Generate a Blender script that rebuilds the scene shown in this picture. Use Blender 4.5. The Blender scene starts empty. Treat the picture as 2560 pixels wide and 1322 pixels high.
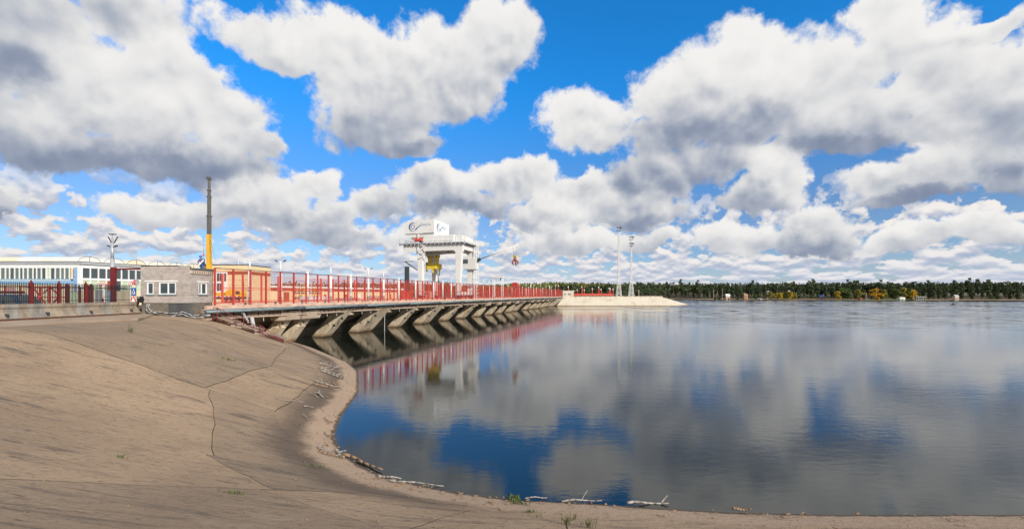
import bpy, bmesh, math, random
import numpy as np
from mathutils import Vector, Matrix

R = math.radians
random.seed(7)
SC = bpy.context.scene
COL = SC.collection

# ------------------------------------------------------------------ camera
F = 1100.0                      # focal length in photo pixels (photo is 2560 wide)
HOR, CX = 736.0, 1280.0         # horizon row and centre column of the photo
WZ = -5.5                       # water level, eye is at z = 0
cam_d = bpy.data.cameras.new('camera')
cam_d.sensor_fit = 'HORIZONTAL'
cam_d.sensor_width = 36.0
cam_d.lens = 36.0 * F / 2560.0
cam_d.shift_y = (HOR - 661.0) / 2560.0
cam_d.clip_start = 0.1
cam_d.clip_end = 6000
cam = bpy.data.objects.new('camera', cam_d)
cam.location = (0, 0, 0)
cam.rotation_euler = (R(90), 0, 0)
COL.objects.link(cam)
SC.camera = cam

# ------------------------------------------------------------------ light
SUN_DIR = Vector((0.61, -0.67, 0.43)).normalized()      # towards the sun: behind the camera, to the right
sun_el = math.asin(SUN_DIR.z)
sun_az = math.atan2(SUN_DIR.x, SUN_DIR.y)
sd = bpy.data.lights.new('sun', 'SUN')
sd.energy = 4.7
sd.angle = R(0.5)
sd.color = (1.0, 0.94, 0.84)
sun = bpy.data.objects.new('sun', sd)
sun.rotation_euler = SUN_DIR.to_track_quat('Z', 'Y').to_euler()
sun.location = (0, -20, 40)
COL.objects.link(sun)
SC.view_settings.view_transform = 'Standard'
SC.view_settings.look = 'None'
SC.view_settings.exposure = 0.0
SC.view_settings.gamma = 1.0
SC.view_settings.use_curve_mapping = False
SC.cycles.max_bounces = 6
SC.cycles.use_denoising = True

# ------------------------------------------------------------------ sky
def azel(u, v):
    x, y, z = (u - CX) / F, 1.0, (HOR - v) / F
    return math.degrees(math.atan2(x, y)), math.degrees(math.atan2(z, math.hypot(x, y)))

# (u, v, half width, half height, shade offset) of the clouds, measured on the photo, turned into azimuth / elevation
CLOUDS = [
    # top left grey bank
    (60, 30, 330, 130, -.05), (330, 60, 230, 130, .05), (40, 150, 170, 110, -.42), (-250, 90, 300, 160, -.1),
    # big left cumulus with its dark base
    (300, 260, 330, 150, .30), (545, 265, 170, 125, .18), (100, 330, 260, 130, .0), (420, 400, 330, 75, -.35),
    (180, 390, 300, 60, -.45), (480, 200, 160, 80, .42), (610, 345, 110, 80, .05), (-150, 340, 250, 130, -.1),
    # centre
    (700, 115, 210, 75, .38), (900, 130, 230, 110, .32), (1090, 150, 190, 140, .22), (1260, 110, 170, 140, .15),
    (960, 240, 230, 110, .25), (1120, 250, 190, 100, .05), (930, 330, 190, 80, -.15), (1010, 375, 150, 45, -.2),
    # right mass
    (1480, 310, 150, 95, .35), (1720, 240, 190, 120, .25), (1900, 160, 230, 110, .40), (2060, 200, 260, 140, .25),
    (2240, 110, 200, 120, .32), (2220, 10, 160, 80, .30), (2400, 170, 190, 110, .20), (1850, 310, 300, 90, -.22),
    (2150, 300, 330, 100, .08), (2120, 355, 330, 55, -.42), (2480, 300, 200, 150, .10), (2520, 180, 120, 80, .3),
    (1720, 330, 260, 80, -.25), (2440, 60, 190, 40, .30), (2640, 220, 200, 200, .0),
    # middle row
    (1650, 430, 190, 70, -.42), (1760, 420, 160, 70, .0), (1930, 440, 110, 85, .38), (1880, 500, 130, 50, -.1),
    (1450, 470, 110, 50, .2), (1560, 500, 150, 55, .12), (1590, 530, 140, 40, -.25),
    (2250, 440, 200, 55, .05), (2380, 430, 190, 65, .25), (2290, 490, 170, 35, -.35), (2520, 430, 120, 80, -.2),
    (1100, 470, 160, 60, .15), (1270, 460, 150, 65, .22), (1150, 520, 200, 40, -.35), (960, 500, 110, 50, .0),
    (770, 455, 85, 48, .25), (640, 490, 170, 55, .25), (700, 530, 190, 45, -.2), (430, 525, 190, 40, .12),
    (560, 510, 150, 40, .0), (830, 520, 80, 45, .12), (30, 500, 110, 50, .15), (20, 530, 90, 30, -.3),
    (1380, 530, 130, 40, .1), (1060, 580, 160, 45, .2), (820, 570, 180, 40, -.05), (1830, 600, 120, 50, .25),
    (2020, 560, 110, 55, .1), (2000, 600, 150, 40, -.3), (2470, 580, 140, 55, .25), (2280, 600, 150, 50, .15),
    (1420, 590, 150, 45, .2), (1600, 590, 120, 40, .1),
]

class Helper:
    def __init__(self, nodes, links): self.N, self.L = nodes, links
    def put(self, n, i, x):
        if isinstance(x, (int, float, tuple, list)): n.inputs[i].default_value = x
        elif x is not None: self.L.new(x, n.inputs[i])
    def math(self, op, a, b=None, c=None, clamp=False):
        n = self.N.new('ShaderNodeMath'); n.operation = op; n.use_clamp = clamp
        for i, x in enumerate((a, b, c)): self.put(n, i, x)
        return n.outputs[0]
    def vec(self, op, a, b=None):
        n = self.N.new('ShaderNodeVectorMath'); n.operation = op
        self.put(n, 0, a); self.put(n, 1, b)
        return n
    def noise(self, v, scale, detail, rough=.55, dist=0.0):
        n = self.N.new('ShaderNodeTexNoise')
        n.inputs['Scale'].default_value = scale; n.inputs['Detail'].default_value = detail
        n.inputs['Roughness'].default_value = rough; n.inputs['Distortion'].default_value = dist
        if v is not None: self.L.new(v, n.inputs['Vector'])
        return n
    def sstep(self, x, a, b):
        n = self.N.new('ShaderNodeMapRange'); n.interpolation_type = 'SMOOTHSTEP'
        self.L.new(x, n.inputs['Value'])
        n.inputs['From Min'].default_value = a; n.inputs['From Max'].default_value = b
        return n.outputs['Result']
    def mixc(self, f, a, b, blend='MIX'):
        n = self.N.new('ShaderNodeMix'); n.data_type = 'RGBA'; n.blend_type = blend
        self.put(n, 0, f); self.put(n, 6, a); self.put(n, 7, b)
        return n.outputs[2]

def build_world():
    w = bpy.data.worlds.new('World')
    SC.world = w
    w.use_nodes = True
    try:
        w.cycles.sampling_method = 'MANUAL'
        w.cycles.sample_map_resolution = 512
    except Exception:
        pass
    nt = w.node_tree
    N, L = nt.nodes, nt.links
    N.clear()

    H0 = Helper(N, L)
    math_, vec, noise, sstep, mixc = H0.math, H0.vec, H0.noise, H0.sstep, H0.mixc

    tc = N.new('ShaderNodeTexCoord')
    d = tc.outputs['Generated']
    sx = N.new('ShaderNodeSeparateXYZ'); L.new(d, sx.inputs[0])
    x, y, z = sx.outputs
    az = math_('MULTIPLY', math_('ARCTAN2', x, y), 57.29578)
    el = math_('MULTIPLY', math_('ARCSINE', z), 57.29578)

    # two octaves of billows, and the same seen a little towards the light (relief)
    fine_scale = 9.0
    nb = noise(d, fine_scale, 9, .60, .15)
    off = vec('ADD', d, (0.010, -0.004, 0.022))
    nb2 = noise(off.outputs[0], fine_scale, 3, .50, .15)
    nb3 = noise(d, fine_scale, 3, .50, .15)
    relief = math_('SUBTRACT', nb3.outputs[0], nb2.outputs[0])
    nl = noise(d, 3.6, 4, .55)
    puff = noise(d, 13.0, 5, .52, .1)
    puff = math_('MULTIPLY', math_('ABSOLUTE', math_('SUBTRACT', puff.outputs[0], .5)), 2.0)
    puff2 = noise(off.outputs[0], 13.0, 2, .5, .1)
    puff2 = math_('MULTIPLY', math_('ABSOLUTE', math_('SUBTRACT', puff2.outputs[0], .5)), 2.0)
    # push the outline about
    warp = vec('SUBTRACT', noise(d, 5.0, 6, .62).outputs['Color'], (.5, .5, .5))
    cz = N.new('ShaderNodeCombineXYZ'); L.new(az, cz.inputs[0]); L.new(el, cz.inputs[1])
    wm = vec('MULTIPLY', warp.outputs[0], (13.0, 8.5, 0.0))
    p = vec('ADD', cz.outputs[0], wm.outputs[0]).outputs[0]

    sp = N.new('ShaderNodeSeparateXYZ'); L.new(p, sp.inputs[0])
    py = sp.outputs[1]
    ell = []
    for (u, v, a, b, s) in CLOUDS:
        a0, e0 = azel(u, v)
        a1, _ = azel(u - a, v); a2, _ = azel(u + a, v)
        _, e1 = azel(u, v + b); _, e2 = azel(u, v - b)
        ell.append((a0, e0, (a2 - a1) / 2, (e2 - e1) / 2, s if s > 0 else s * 1.12))
    # the rest of the sky carries on with clouds of the same size
    away = math_('MAXIMUM', sstep(math_('ABSOLUTE', az), 50, 60), sstep(el, 32, 42))
    nout = math_('MULTIPLY_ADD', noise(d, 2.6, 3, .5).outputs[0], 4.2, -1.2)
    nout = math_('MULTIPLY_ADD', away, 3.0, math_('SUBTRACT', nout, 3.0))
    bump = math_('MULTIPLY_ADD', math_('SUBTRACT', puff, .22), .42, math_('MULTIPLY', math_('SUBTRACT', nb.outputs[0], .5), 1.15))
    lit0 = math_('MULTIPLY_ADD', relief, 1.4, math_('MULTIPLY', math_('SUBTRACT', nl.outputs[0], .5), .35))
    lit0 = math_('MULTIPLY_ADD', math_('SUBTRACT', nb.outputs[0], .45), .55, lit0)
    lit0 = math_('MULTIPLY_ADD', math_('SUBTRACT', puff, puff2), .42, lit0)
    OUT = 1.30

    def sector(lo, hi):
        gt = bpy.data.node_groups.new('cloud_sector', 'ShaderNodeTree')
        names = ('p', 'py', 'nout', 'bump', 'lit0', 'base')
        socks = (p, py, nout, bump, lit0, base)
        for nm in names:
            gt.interface.new_socket(nm, in_out='INPUT', socket_type={'p': 'NodeSocketVector', 'base': 'NodeSocketColor'}.get(nm, 'NodeSocketFloat'))
        gt.interface.new_socket('out', in_out='OUTPUT', socket_type='NodeSocketShader')
        GN, GL = gt.nodes, gt.links
        gi = GN.new('NodeGroupInput'); go = GN.new('NodeGroupOutput')
        gp, gpy, gnout, gbump, glit, gbase = gi.outputs[:6]
        H = Helper(GN, GL)
        best, wsum, ssum = gnout, None, None
        pc, k = gp, 0
        for (a0, e0, ra, re, s) in ell:
            if a0 + ra * OUT + 6 < lo or a0 - ra * OUT - 6 > hi: continue
            if k % 9 == 8:              # chained, so that the clouds are evaluated a few at a time
                cc = GN.new('ShaderNodeCombineXYZ'); GL.new(H.math('MULTIPLY', ssum, 1e-6), cc.inputs[0])
                pc = H.vec('ADD', gp, cc.outputs[0]).outputs[0]
            k += 1
            q = GN.new('ShaderNodeVectorMath'); q.operation = 'MULTIPLY_ADD'
            GL.new(pc, q.inputs[0])
            sxx, syy = 1 / (ra * OUT), 1 / (re * OUT)
            q.inputs[1].default_value = (sxx, syy, 0); q.inputs[2].default_value = (-a0 * sxx, -e0 * syy, 0)
            g = GN.new('ShaderNodeTexGradient'); g.gradient_type = 'SPHERICAL'; GL.new(q.outputs[0], g.inputs[0])
            B = g.outputs['Fac']
            sh = H.math('MULTIPLY_ADD', gpy, .55 / re, s - .55 * e0 / re)
            wgt = H.math('MULTIPLY', B, B)
            best = H.math('SMOOTH_MAX', best, B, .08)
            wsum = wgt if wsum is None else H.math('ADD', wsum, wgt)
            ssum = H.math('MULTIPLY', sh, wgt) if ssum is None else H.math('MULTIPLY_ADD', sh, wgt, ssum)
        shade = H.math('DIVIDE', ssum, H.math('ADD', wsum, .01))
        dens = H.math('ADD', gbump, H.math('MULTIPLY_ADD', best, 1.3, -.40))
        alpha = H.sstep(dens, -.08, .20)
        thick = H.sstep(dens, .05, .70)
        lit = H.math('MULTIPLY_ADD', thick, -.22, H.math('ADD', glit, shade))
        rmp = GN.new('ShaderNodeValToRGB'); GL.new(H.sstep(lit, -1.05, .66), rmp.inputs[0])
        cr = rmp.color_ramp
        cr.elements[0].position = 0.0; cr.elements[0].color = (.20, .25, .36, 1)
        cr.elements[1].position = 1.0; cr.elements[1].color = (.90, .885, .865, 1)
        for pos, c in ((.18, (.29, .335, .44, 1)), (.36, (.44, .475, .55, 1)), (.55, (.60, .615, .65, 1)), (.74, (.755, .755, .76, 1))):
            e = cr.elements.new(pos); e.color = c
        c = H.mixc(alpha, gbase, rmp.outputs[0])
        bg = GN.new('ShaderNodeBackground'); GL.new(c, bg.inputs[0])
        GL.new(bg.outputs[0], go.inputs[0])
        gn = N.new('ShaderNodeGroup'); gn.node_tree = gt
        for a, b in zip(socks, gn.inputs): L.new(a, b)
        return gn.outputs[0]

    # rows of small far clouds towards the horizon, ever flatter and finer
    ell_ = math_('MULTIPLY', math_('LOGARITHM', math_('ADD', math_('MAXIMUM', el, 0.0), 1.6), math.e), 3.1)
    def lowvec(dy):
        c = N.new('ShaderNodeCombineXYZ')
        L.new(math_('MULTIPLY', az, .27), c.inputs[0]); L.new(math_('ADD', ell_, dy), c.inputs[1])
        L.new(math_('MULTIPLY', y, 2.0), c.inputs[2])
        return c.outputs[0]
    lv = lowvec(0.0)
    h1 = noise(lv, 1.25, 7, .56)
    h1b = noise(lv, 1.25, 3, .5)
    h2 = noise(lowvec(.24), 1.25, 3, .5)
    ha = sstep(math_('MULTIPLY_ADD', sstep(el, 9.0, 2.0), .07, h1.outputs[0]), .475, .535)
    hl = math_('ADD', math_('SUBTRACT', h1b.outputs[0], h2.outputs[0]), math_('MULTIPLY', math_('SUBTRACT', h1.outputs[0], h1b.outputs[0]), .7))
    hr = N.new('ShaderNodeValToRGB'); L.new(sstep(hl, -.16, .13), hr.inputs[0])
    hr.color_ramp.elements[0].color = (.40, .46, .60, 1); hr.color_ramp.elements[1].color = (.90, .86, .83, 1)
    e = hr.color_ramp.elements.new(.5); e.color = (.58, .61, .69, 1)
    low = sstep(el, 14.0, 8.0)
    ha = math_('MULTIPLY', ha, low)

    sky = N.new('ShaderNodeTexSky')
    sky.sky_type = 'NISHITA'; sky.sun_disc = False
    sky.sun_elevation = sun_el; sky.sun_rotation = sun_az
    sky.altitude = 200; sky.air_density = 1.0; sky.dust_density = .6; sky.ozone_density = 3.0
    K = 0.13
    tint = mixc(sstep(el, 7.0, 27.0), (.60 * K, .74 * K, .98 * K, 1), (.15 * K, 1.12 * K, 1.78 * K, 1))
    blue = vec('MULTIPLY', sky.outputs[0], tint).outputs[0]
    c = mixc(ha, blue, hr.outputs[0])
    # milky air right above the horizon
    c = mixc(math_('MULTIPLY', sstep(el, 6.0, 0.0), .40), c, (.60, .66, .80, 1))
    base = c
    edges = [-34, -17, 0, 17, 34]
    sh = sector(-70, edges[0])
    for i, e in enumerate(edges):
        nxt = sector(e, edges[i + 1] if i + 1 < len(edges) else 70)
        mx = N.new('ShaderNodeMixShader')
        L.new(math_('GREATER_THAN', az, float(e)), mx.inputs[0]); L.new(sh, mx.inputs[1]); L.new(nxt, mx.inputs[2])
        sh = mx.outputs[0]
    bgl = N.new('ShaderNodeBackground'); bgl.inputs[0].default_value = (.16, .17, .18, 1)     # below the horizon
    mx = N.new('ShaderNodeMixShader')
    L.new(math_('GREATER_THAN', z, -.004), mx.inputs[0]); L.new(bgl.outputs[0], mx.inputs[1]); L.new(sh, mx.inputs[2])
    out = N.new('ShaderNodeOutputWorld'); L.new(mx.outputs[0], out.inputs[0])

build_world()

# ------------------------------------------------------------------ helpers
def px(u, v, Y):
    """the point at depth Y seen at photo pixel (u, v)"""
    return Vector(((u - CX) / F * Y, Y, (HOR - v) / F * Y))

DV = Vector((0.2767, 0.9610, 0)); NV = Vector((0.9610, -0.2767, 0))   # along the dam / upstream
F0 = Vector((-25.8, 38.2, 0))                                         # start of the outer fence line
DANG = math.atan2(DV.y, DV.x)
def dam(s, a, z):
    return F0 + DV * s + NV * a + Vector((0, 0, z))

class MB:
    """collects polygons; build() makes ONE mesh object"""
    def __init__(self): self.v, self.f = [], []
    def add(self, vs, fs):
        o = len(self.v)
        self.v += [tuple(p) for p in vs]; self.f += [tuple(i + o for i in f) for f in fs]
        return self
    def box(self, c, s, M=None):
        x, y, z = s[0] / 2, s[1] / 2, s[2] / 2
        vs = [Vector((i * x, j * y, k * z)) for i in (-1, 1) for j in (-1, 1) for k in (-1, 1)]
        if M is not None: vs = [M @ p for p in vs]
        c = Vector(c)
        return self.add([p + c for p in vs], [(0, 1, 3, 2), (4, 6, 7, 5), (0, 4, 5, 1), (2, 3, 7, 6), (0, 2, 6, 4), (1, 5, 7, 3)])
    def bb(self, a, b):
        return self.box([(a[i] + b[i]) / 2 for i in range(3)], [abs(b[i] - a[i]) for i in range(3)])
    def hexa(self, p):          # eight corners: bottom ring, top ring
        return self.add(p, [(3, 2, 1, 0), (4, 5, 6, 7), (0, 1, 5, 4), (1, 2, 6, 5), (2, 3, 7, 6), (3, 0, 4, 7)])
    def bar(self, a, b, w, h=None, up=(0, 0, 1)):
        a, b = Vector(a), Vector(b); h = h or w
        d = (b - a).normalized(); up = Vector(up)
        if abs(d.dot(up)) > .98: up = Vector((1, 0, 0))
        s = d.cross(up).normalized() * w / 2; t = s.normalized().cross(d) * h / 2
        r = lambda p: [p - s - t, p + s - t, p + s + t, p - s + t]
        return self.hexa(r(a) + r(b))
    def cyl(self, a, b, r0, r1=None, n=8, caps=True):
        a, b = Vector(a), Vector(b); r1 = r0 if r1 is None else r1
        d = (b - a).normalized(); up = Vector((0, 0, 1)) if abs(d.z) < .95 else Vector((1, 0, 0))
        s = d.cross(up).normalized(); t = s.cross(d)
        ring = lambda p, r: [p + (s * math.cos(2 * math.pi * i / n) + t * math.sin(2 * math.pi * i / n)) * r for i in range(n)]
        fs = [(i, (i + 1) % n, n + (i + 1) % n, n + i) for i in range(n)]
        if caps: fs += [tuple(range(n))[::-1], tuple(range(n, 2 * n))]
        return self.add(ring(a, r0) + ring(b, r1), fs)
    def tube(self, pts, r, n=6):
        for i in range(len(pts) - 1):
            ra = r[i] if isinstance(r, (list, tuple)) else r
            rb = r[i + 1] if isinstance(r, (list, tuple)) else r
            self.cyl(pts[i], pts[i + 1], ra, rb, n)
        return self
    def prism(self, poly, e):   # polygon of 3-D points pushed along e
        n = len(poly); e = Vector(e); poly = [Vector(p) for p in poly]
        return self.add(poly + [p + e for p in poly], [tuple(range(n))[::-1], tuple(range(n, 2 * n))] + [(i, (i + 1) % n, n + (i + 1) % n, n + i) for i in range(n)])
    def ball(self, c, r, nu=10, nv=6):
        c = Vector(c); rx, ry, rz = (r, r, r) if isinstance(r, (int, float)) else r
        vs, fs = [], []
        for j in range(nv + 1):
            ph = math.pi * j / nv - math.pi / 2
            for i in range(nu):
                th = 2 * math.pi * i / nu
                vs.append(c + Vector((rx * math.cos(ph) * math.cos(th), ry * math.cos(ph) * math.sin(th), rz * math.sin(ph))))
        for j in range(nv):
            for i in range(nu):
                fs.append((j * nu + i, j * nu + (i + 1) % nu, (j + 1) * nu + (i + 1) % nu, (j + 1) * nu + i))
        return self.add(vs, fs)
    def mesh(self, name, mat):
        me = bpy.data.meshes.new(name)
        me.from_pydata([tuple(p) for p in self.v], [], self.f); me.update()
        bm = bmesh.new(); bm.from_mesh(me); bmesh.ops.recalc_face_normals(bm, faces=bm.faces); bm.to_mesh(me); bm.free()
        if mat is not None: me.materials.append(mat)
        return me
    def build(self, name, mat, parent=None, smooth=False, bevel=0):
        me = self.mesh(name, mat)
        if smooth:
            for p in me.polygons: p.use_smooth = True
        return link(name, me, parent, bevel)

def link(name, me, parent=None, bevel=0):
    o = bpy.data.objects.new(name, me); COL.objects.link(o)
    if parent is not None:
        o.parent = parent
        o.matrix_parent_inverse = PM(parent).inverted()
    if bevel:
        m = o.modifiers.new('b', 'BEVEL'); m.width = bevel; m.segments = 2; m.limit_method = 'ANGLE'
    return o

def PM(o):
    """world matrix without a depsgraph update"""
    M = Matrix.LocRotScale(o.location, o.rotation_euler, o.scale)
    return (PM(o.parent) @ o.matrix_parent_inverse @ M) if o.parent else M

def tag(o, label=None, cat=None, group=None, kind=None):
    if label: o['label'] = label
    if cat: o['category'] = cat
    if group: o['group'] = group
    if kind: o['kind'] = kind
    return o

def thing(name, loc, label, cat, group=None, rz=0.0):
    o = bpy.data.objects.new(name, None); COL.objects.link(o)
    o.location = loc; o.rotation_euler = (0, 0, rz); o.empty_display_size = .3
    return tag(o, label, cat, group)

def part_at(name, me, parent, loc, rz=0.0, scale=None):
    """a part that shares mesh data, placed in the parent's own space"""
    o = bpy.data.objects.new(name, me); COL.objects.link(o)
    o.parent = parent; o.location = loc; o.rotation_euler = (0, 0, rz)
    if scale: o.scale = scale
    return o

def copy_tree(o, parent=None):
    c = o.copy(); COL.objects.link(c); c.parent = parent
    for ch in o.children: copy_tree(ch, c)
    return c

# ------------------------------------------------------------------ materials
def mat(name, col, rough=.75, metal=0.0, col2=None, vscale=1.5, stretch=(1, 1, 1), bump=0.0, bscale=30.0, bdist=.01, lo=.35, hi=.7, spec=.4, coat=0.0, detail=6, tide=None, fade=None):
    m = bpy.data.materials.new(name); m.use_nodes = True
    nt = m.node_tree; b = nt.nodes['Principled BSDF']; h = Helper(nt.nodes, nt.links)
    b.inputs['Roughness'].default_value = rough; b.inputs['Metallic'].default_value = metal
    b.inputs['Specular IOR Level'].default_value = spec
    if coat: b.inputs['Coat Weight'].default_value = coat
    c4 = (*col, 1)
    if col2 is None:
        b.inputs['Base Color'].default_value = c4
    if col2 is not None or bump:
        tc = nt.nodes.new('ShaderNodeTexCoord')
        sc = h.vec('MULTIPLY', tc.outputs['Object'], stretch).outputs[0]
    if col2 is not None:
        n = h.noise(sc, vscale, detail, .62)
        cc = h.mixc(h.sstep(n.outputs[0], lo, hi), c4, (*col2, 1))
        if fade:            # each piece a little more or less faded
            oi = nt.nodes.new('ShaderNodeObjectInfo')
            cc = h.mixc(h.math('MULTIPLY', oi.outputs['Random'], .55), cc, (*fade, 1))
        if tide:            # brown tide mark and run-off streaks left by the water
            g = nt.nodes.new('ShaderNodeNewGeometry'); sp = nt.nodes.new('ShaderNodeSeparateXYZ'); nt.links.new(g.outputs['Position'], sp.inputs[0])
            nz = h.noise(g.outputs['Position'], 1.3, 4, .6)
            zz = h.math('MULTIPLY_ADD', h.math('SUBTRACT', nz.outputs[0], .5), .5, sp.outputs[2])
            cc = h.mixc(h.math('MULTIPLY', h.sstep(zz, WZ + .62, WZ + .25), .75), cc, (*tide, 1))
            cc = h.mixc(h.math('MULTIPLY', h.sstep(zz, WZ + .22, WZ + .10), .8), cc, (.05, .04, .03, 1))
            run = h.noise(h.vec('MULTIPLY', g.outputs['Position'], (2.2, 2.2, .12)).outputs[0], 1.6, 5, .65)
            cc = h.mixc(h.math('MULTIPLY', h.sstep(run.outputs[0], .56, .72), .5), cc, (.16, .11, .075, 1))
        nt.links.new(cc, b.inputs['Base Color'])
    if bump:
        n = h.noise(tc.outputs['Object'], bscale, 4, .6)
        bp = nt.nodes.new('ShaderNodeBump'); bp.inputs['Strength'].default_value = bump; bp.inputs['Distance'].default_value = bdist
        nt.links.new(n.outputs[0], bp.inputs['Height']); nt.links.new(bp.outputs[0], b.inputs['Normal'])
    return m

def glass(name, tint=(.05, .07, .08), rough=.03):
    m = bpy.data.materials.new(name); m.use_nodes = True
    b = m.node_tree.nodes['Principled BSDF']
    b.inputs['Base Color'].default_value = (*tint, 1); b.inputs['Roughness'].default_value = rough
    b.inputs['IOR'].default_value = 1.5; b.inputs['Specular IOR Level'].default_value = .7
    return m

M = {}
M['concrete'] = mat('concrete', (.36, .30, .235), .9, col2=(.22, .175, .13), vscale=.8, bump=.5, bscale=18)
M['concrete_pale'] = mat('concrete_pale', (.60, .54, .44), .9, col2=(.48, .40, .29), vscale=.22, bump=.3, bscale=10, lo=.45, hi=.75, tide=(.36, .25, .14))
M['concrete_pier'] = mat('concrete_pier', (.66, .56, .42), .9, col2=(.43, .33, .22), vscale=1.1, stretch=(1, 1, .35), bump=.5, bscale=8, bdist=.03, tide=(.30, .19, .10))
M['concrete_back_wall'] = mat('concrete_back_wall', (.25, .22, .16), .9, col2=(.10, .092, .062), vscale=.7, stretch=(1, 1, .5), bump=.7, bscale=3, bdist=.08)  # back wall: dark olive-grey patches over a lighter tone
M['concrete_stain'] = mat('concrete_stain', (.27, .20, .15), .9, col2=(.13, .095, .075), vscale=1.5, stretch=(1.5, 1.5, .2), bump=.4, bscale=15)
M['concrete_cap'] = mat('concrete_cap', (.58, .47, .38), .85, col2=(.44, .33, .25), vscale=1.2)
M['wave_wall'] = mat('wave_wall', (.36, .29, .22), .9, col2=(.20, .165, .13), vscale=1.6, stretch=(1, 1, .5), bump=.5, bscale=14)
M['wave_wall_grey'] = mat('wave_wall_grey', (.30, .28, .25), .9, col2=(.19, .17, .145), vscale=1.9, stretch=(1, 1, .5), bump=.5, bscale=14)
M['plinth'] = mat('plinth', (.20, .165, .125), .9, col2=(.085, .085, .088), vscale=.9, bump=.5, bscale=12)
M['asphalt'] = mat('asphalt', (.17, .155, .14), .95, col2=(.11, .10, .095), vscale=.3, bump=.3, bscale=25)
M['deck_pink'] = mat('deck_pink', (.62, .44, .34), .85, col2=(.48, .31, .24), vscale=.9)
M['red'] = mat('red_paint', (.47, .045, .036), .55, col2=(.36, .034, .03), vscale=1.0, fade=(.50, .085, .07))
M['red_bright'] = mat('red_paint_bright', (.62, .07, .045), .55, col2=(.50, .05, .035), vscale=1.0, fade=(.62, .13, .09))
M['maroon'] = mat('maroon_paint', (.17, .018, .02), .5, col2=(.13, .014, .016), vscale=2)
M['black'] = mat('black_paint', (.018, .018, .02), .5)
M['rust'] = mat('rust', (.12, .045, .025), .85, col2=(.06, .025, .018), vscale=3)
M['white'] = mat('white_paint', (.78, .775, .76), .45, col2=(.68, .67, .65), vscale=.5, lo=.5, hi=.8)
M['white_clean'] = mat('white_plastic', (.82, .82, .82), .35)
M['crane_white'] = mat('crane_white', (.72, .715, .695), .45, col2=(.60, .59, .56), vscale=.35, lo=.5, hi=.8)
M['galv'] = mat('galvanised', (.48, .50, .52), .45, metal=.3, col2=(.40, .42, .44), vscale=3)
M['steel_dark'] = mat('dark_steel', (.075, .08, .09), .5, metal=.4)
M['yellow'] = mat('yellow_paint', (.80, .46, .03), .4, col2=(.70, .38, .025), vscale=1.0)
M['yellow_pale'] = mat('crane_yellow', (.80, .62, .06), .45, col2=(.70, .50, .05), vscale=1.0)
M['boom_grey'] = mat('boom_grey', (.17, .165, .15), .45, metal=.3, col2=(.12, .115, .105), vscale=2)
M['pipe'] = mat('pipe_blue_grey', (.19, .25, .27), .5, col2=(.13, .17, .19), vscale=2)
M['cable'] = mat('cable_grey', (.42, .43, .44), .5)
M['glass'] = glass('window_glass')
M['glass_green'] = glass('window_glass_green', (.10, .14, .13))
M['cream'] = mat('cream_panel', (.70, .60, .42), .7, col2=(.64, .54, .37), vscale=.5)
M['tan'] = mat('tan_panel', (.76, .61, .37), .7, col2=(.71, .56, .33), vscale=.4)
M['redbrown'] = mat('redbrown_panel', (.33, .085, .045), .7, col2=(.27, .07, .04), vscale=.6)
M['blue_panel'] = mat('blue_panel', (.26, .42, .68), .6, col2=(.23, .38, .62), vscale=.6)
M['blue_band'] = mat('blue_band', (.22, .40, .58), .6)
M['green_panel'] = mat('pale_green_panel', (.48, .56, .40), .7)
M['roof_dark'] = mat('bitumen', (.09, .085, .085), .9, col2=(.13, .125, .12), vscale=1)
M['skylight'] = mat('skylight_polycarbonate', (.78, .76, .70), .4, col2=(.74, .69, .58), vscale=.35, lo=.45, hi=.6)
M['skylight_yellow'] = mat('skylight_yellowed', (.74, .66, .48), .4, col2=(.70, .64, .50), vscale=.35)
M['blue_car'] = mat('blue_car_paint', (.012, .045, .13), .25, coat=.6)
M['tyre'] = mat('tyre_rubber', (.02, .02, .02), .9)
M['sign_red'] = mat('sign_red', (.66, .02, .03), .4)
M['sign_blue'] = mat('sign_blue', (.012, .10, .36), .4)
M['logo_blue'] = mat('logo_blue', (.008, .075, .27), .5)
M['logo_light'] = mat('logo_light_blue', (.33, .55, .72), .5)
M['wood_grey'] = mat('driftwood', (.40, .365, .33), .9, col2=(.20, .165, .135), vscale=4, stretch=(1, 1, 1), bump=.4, bscale=25)
M['wood_brown'] = mat('driftwood_brown', (.33, .22, .13), .9, col2=(.18, .11, .07), vscale=5, bump=.4, bscale=25)
M['bark'] = mat('bark', (.14, .085, .05), .9, col2=(.08, .055, .04), vscale=1)
M['birch_bark'] = mat('pale_bark', (.30, .27, .22), .9)
M['skin'] = mat('skin', (.52, .30, .20), .6)
M['work_blue'] = mat('blue_overalls', (.03, .10, .30), .8)
M['helmet_blue'] = mat('blue_helmet', (.02, .14, .50), .3)
M['cloth_red'] = mat('red_jacket', (.40, .06, .035), .9)
M['cloth_dark'] = mat('dark_jacket', (.03, .03, .04), .9)
M['sand'] = mat('sand', (.36, .25, .16), .95, col2=(.27, .19, .12), vscale=.08)
M['roof_blue'] = mat('blue_roof', (.02, .18, .55), .5)
M['wood_hut'] = mat('hut_wood', (.36, .22, .13), .85)

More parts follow.
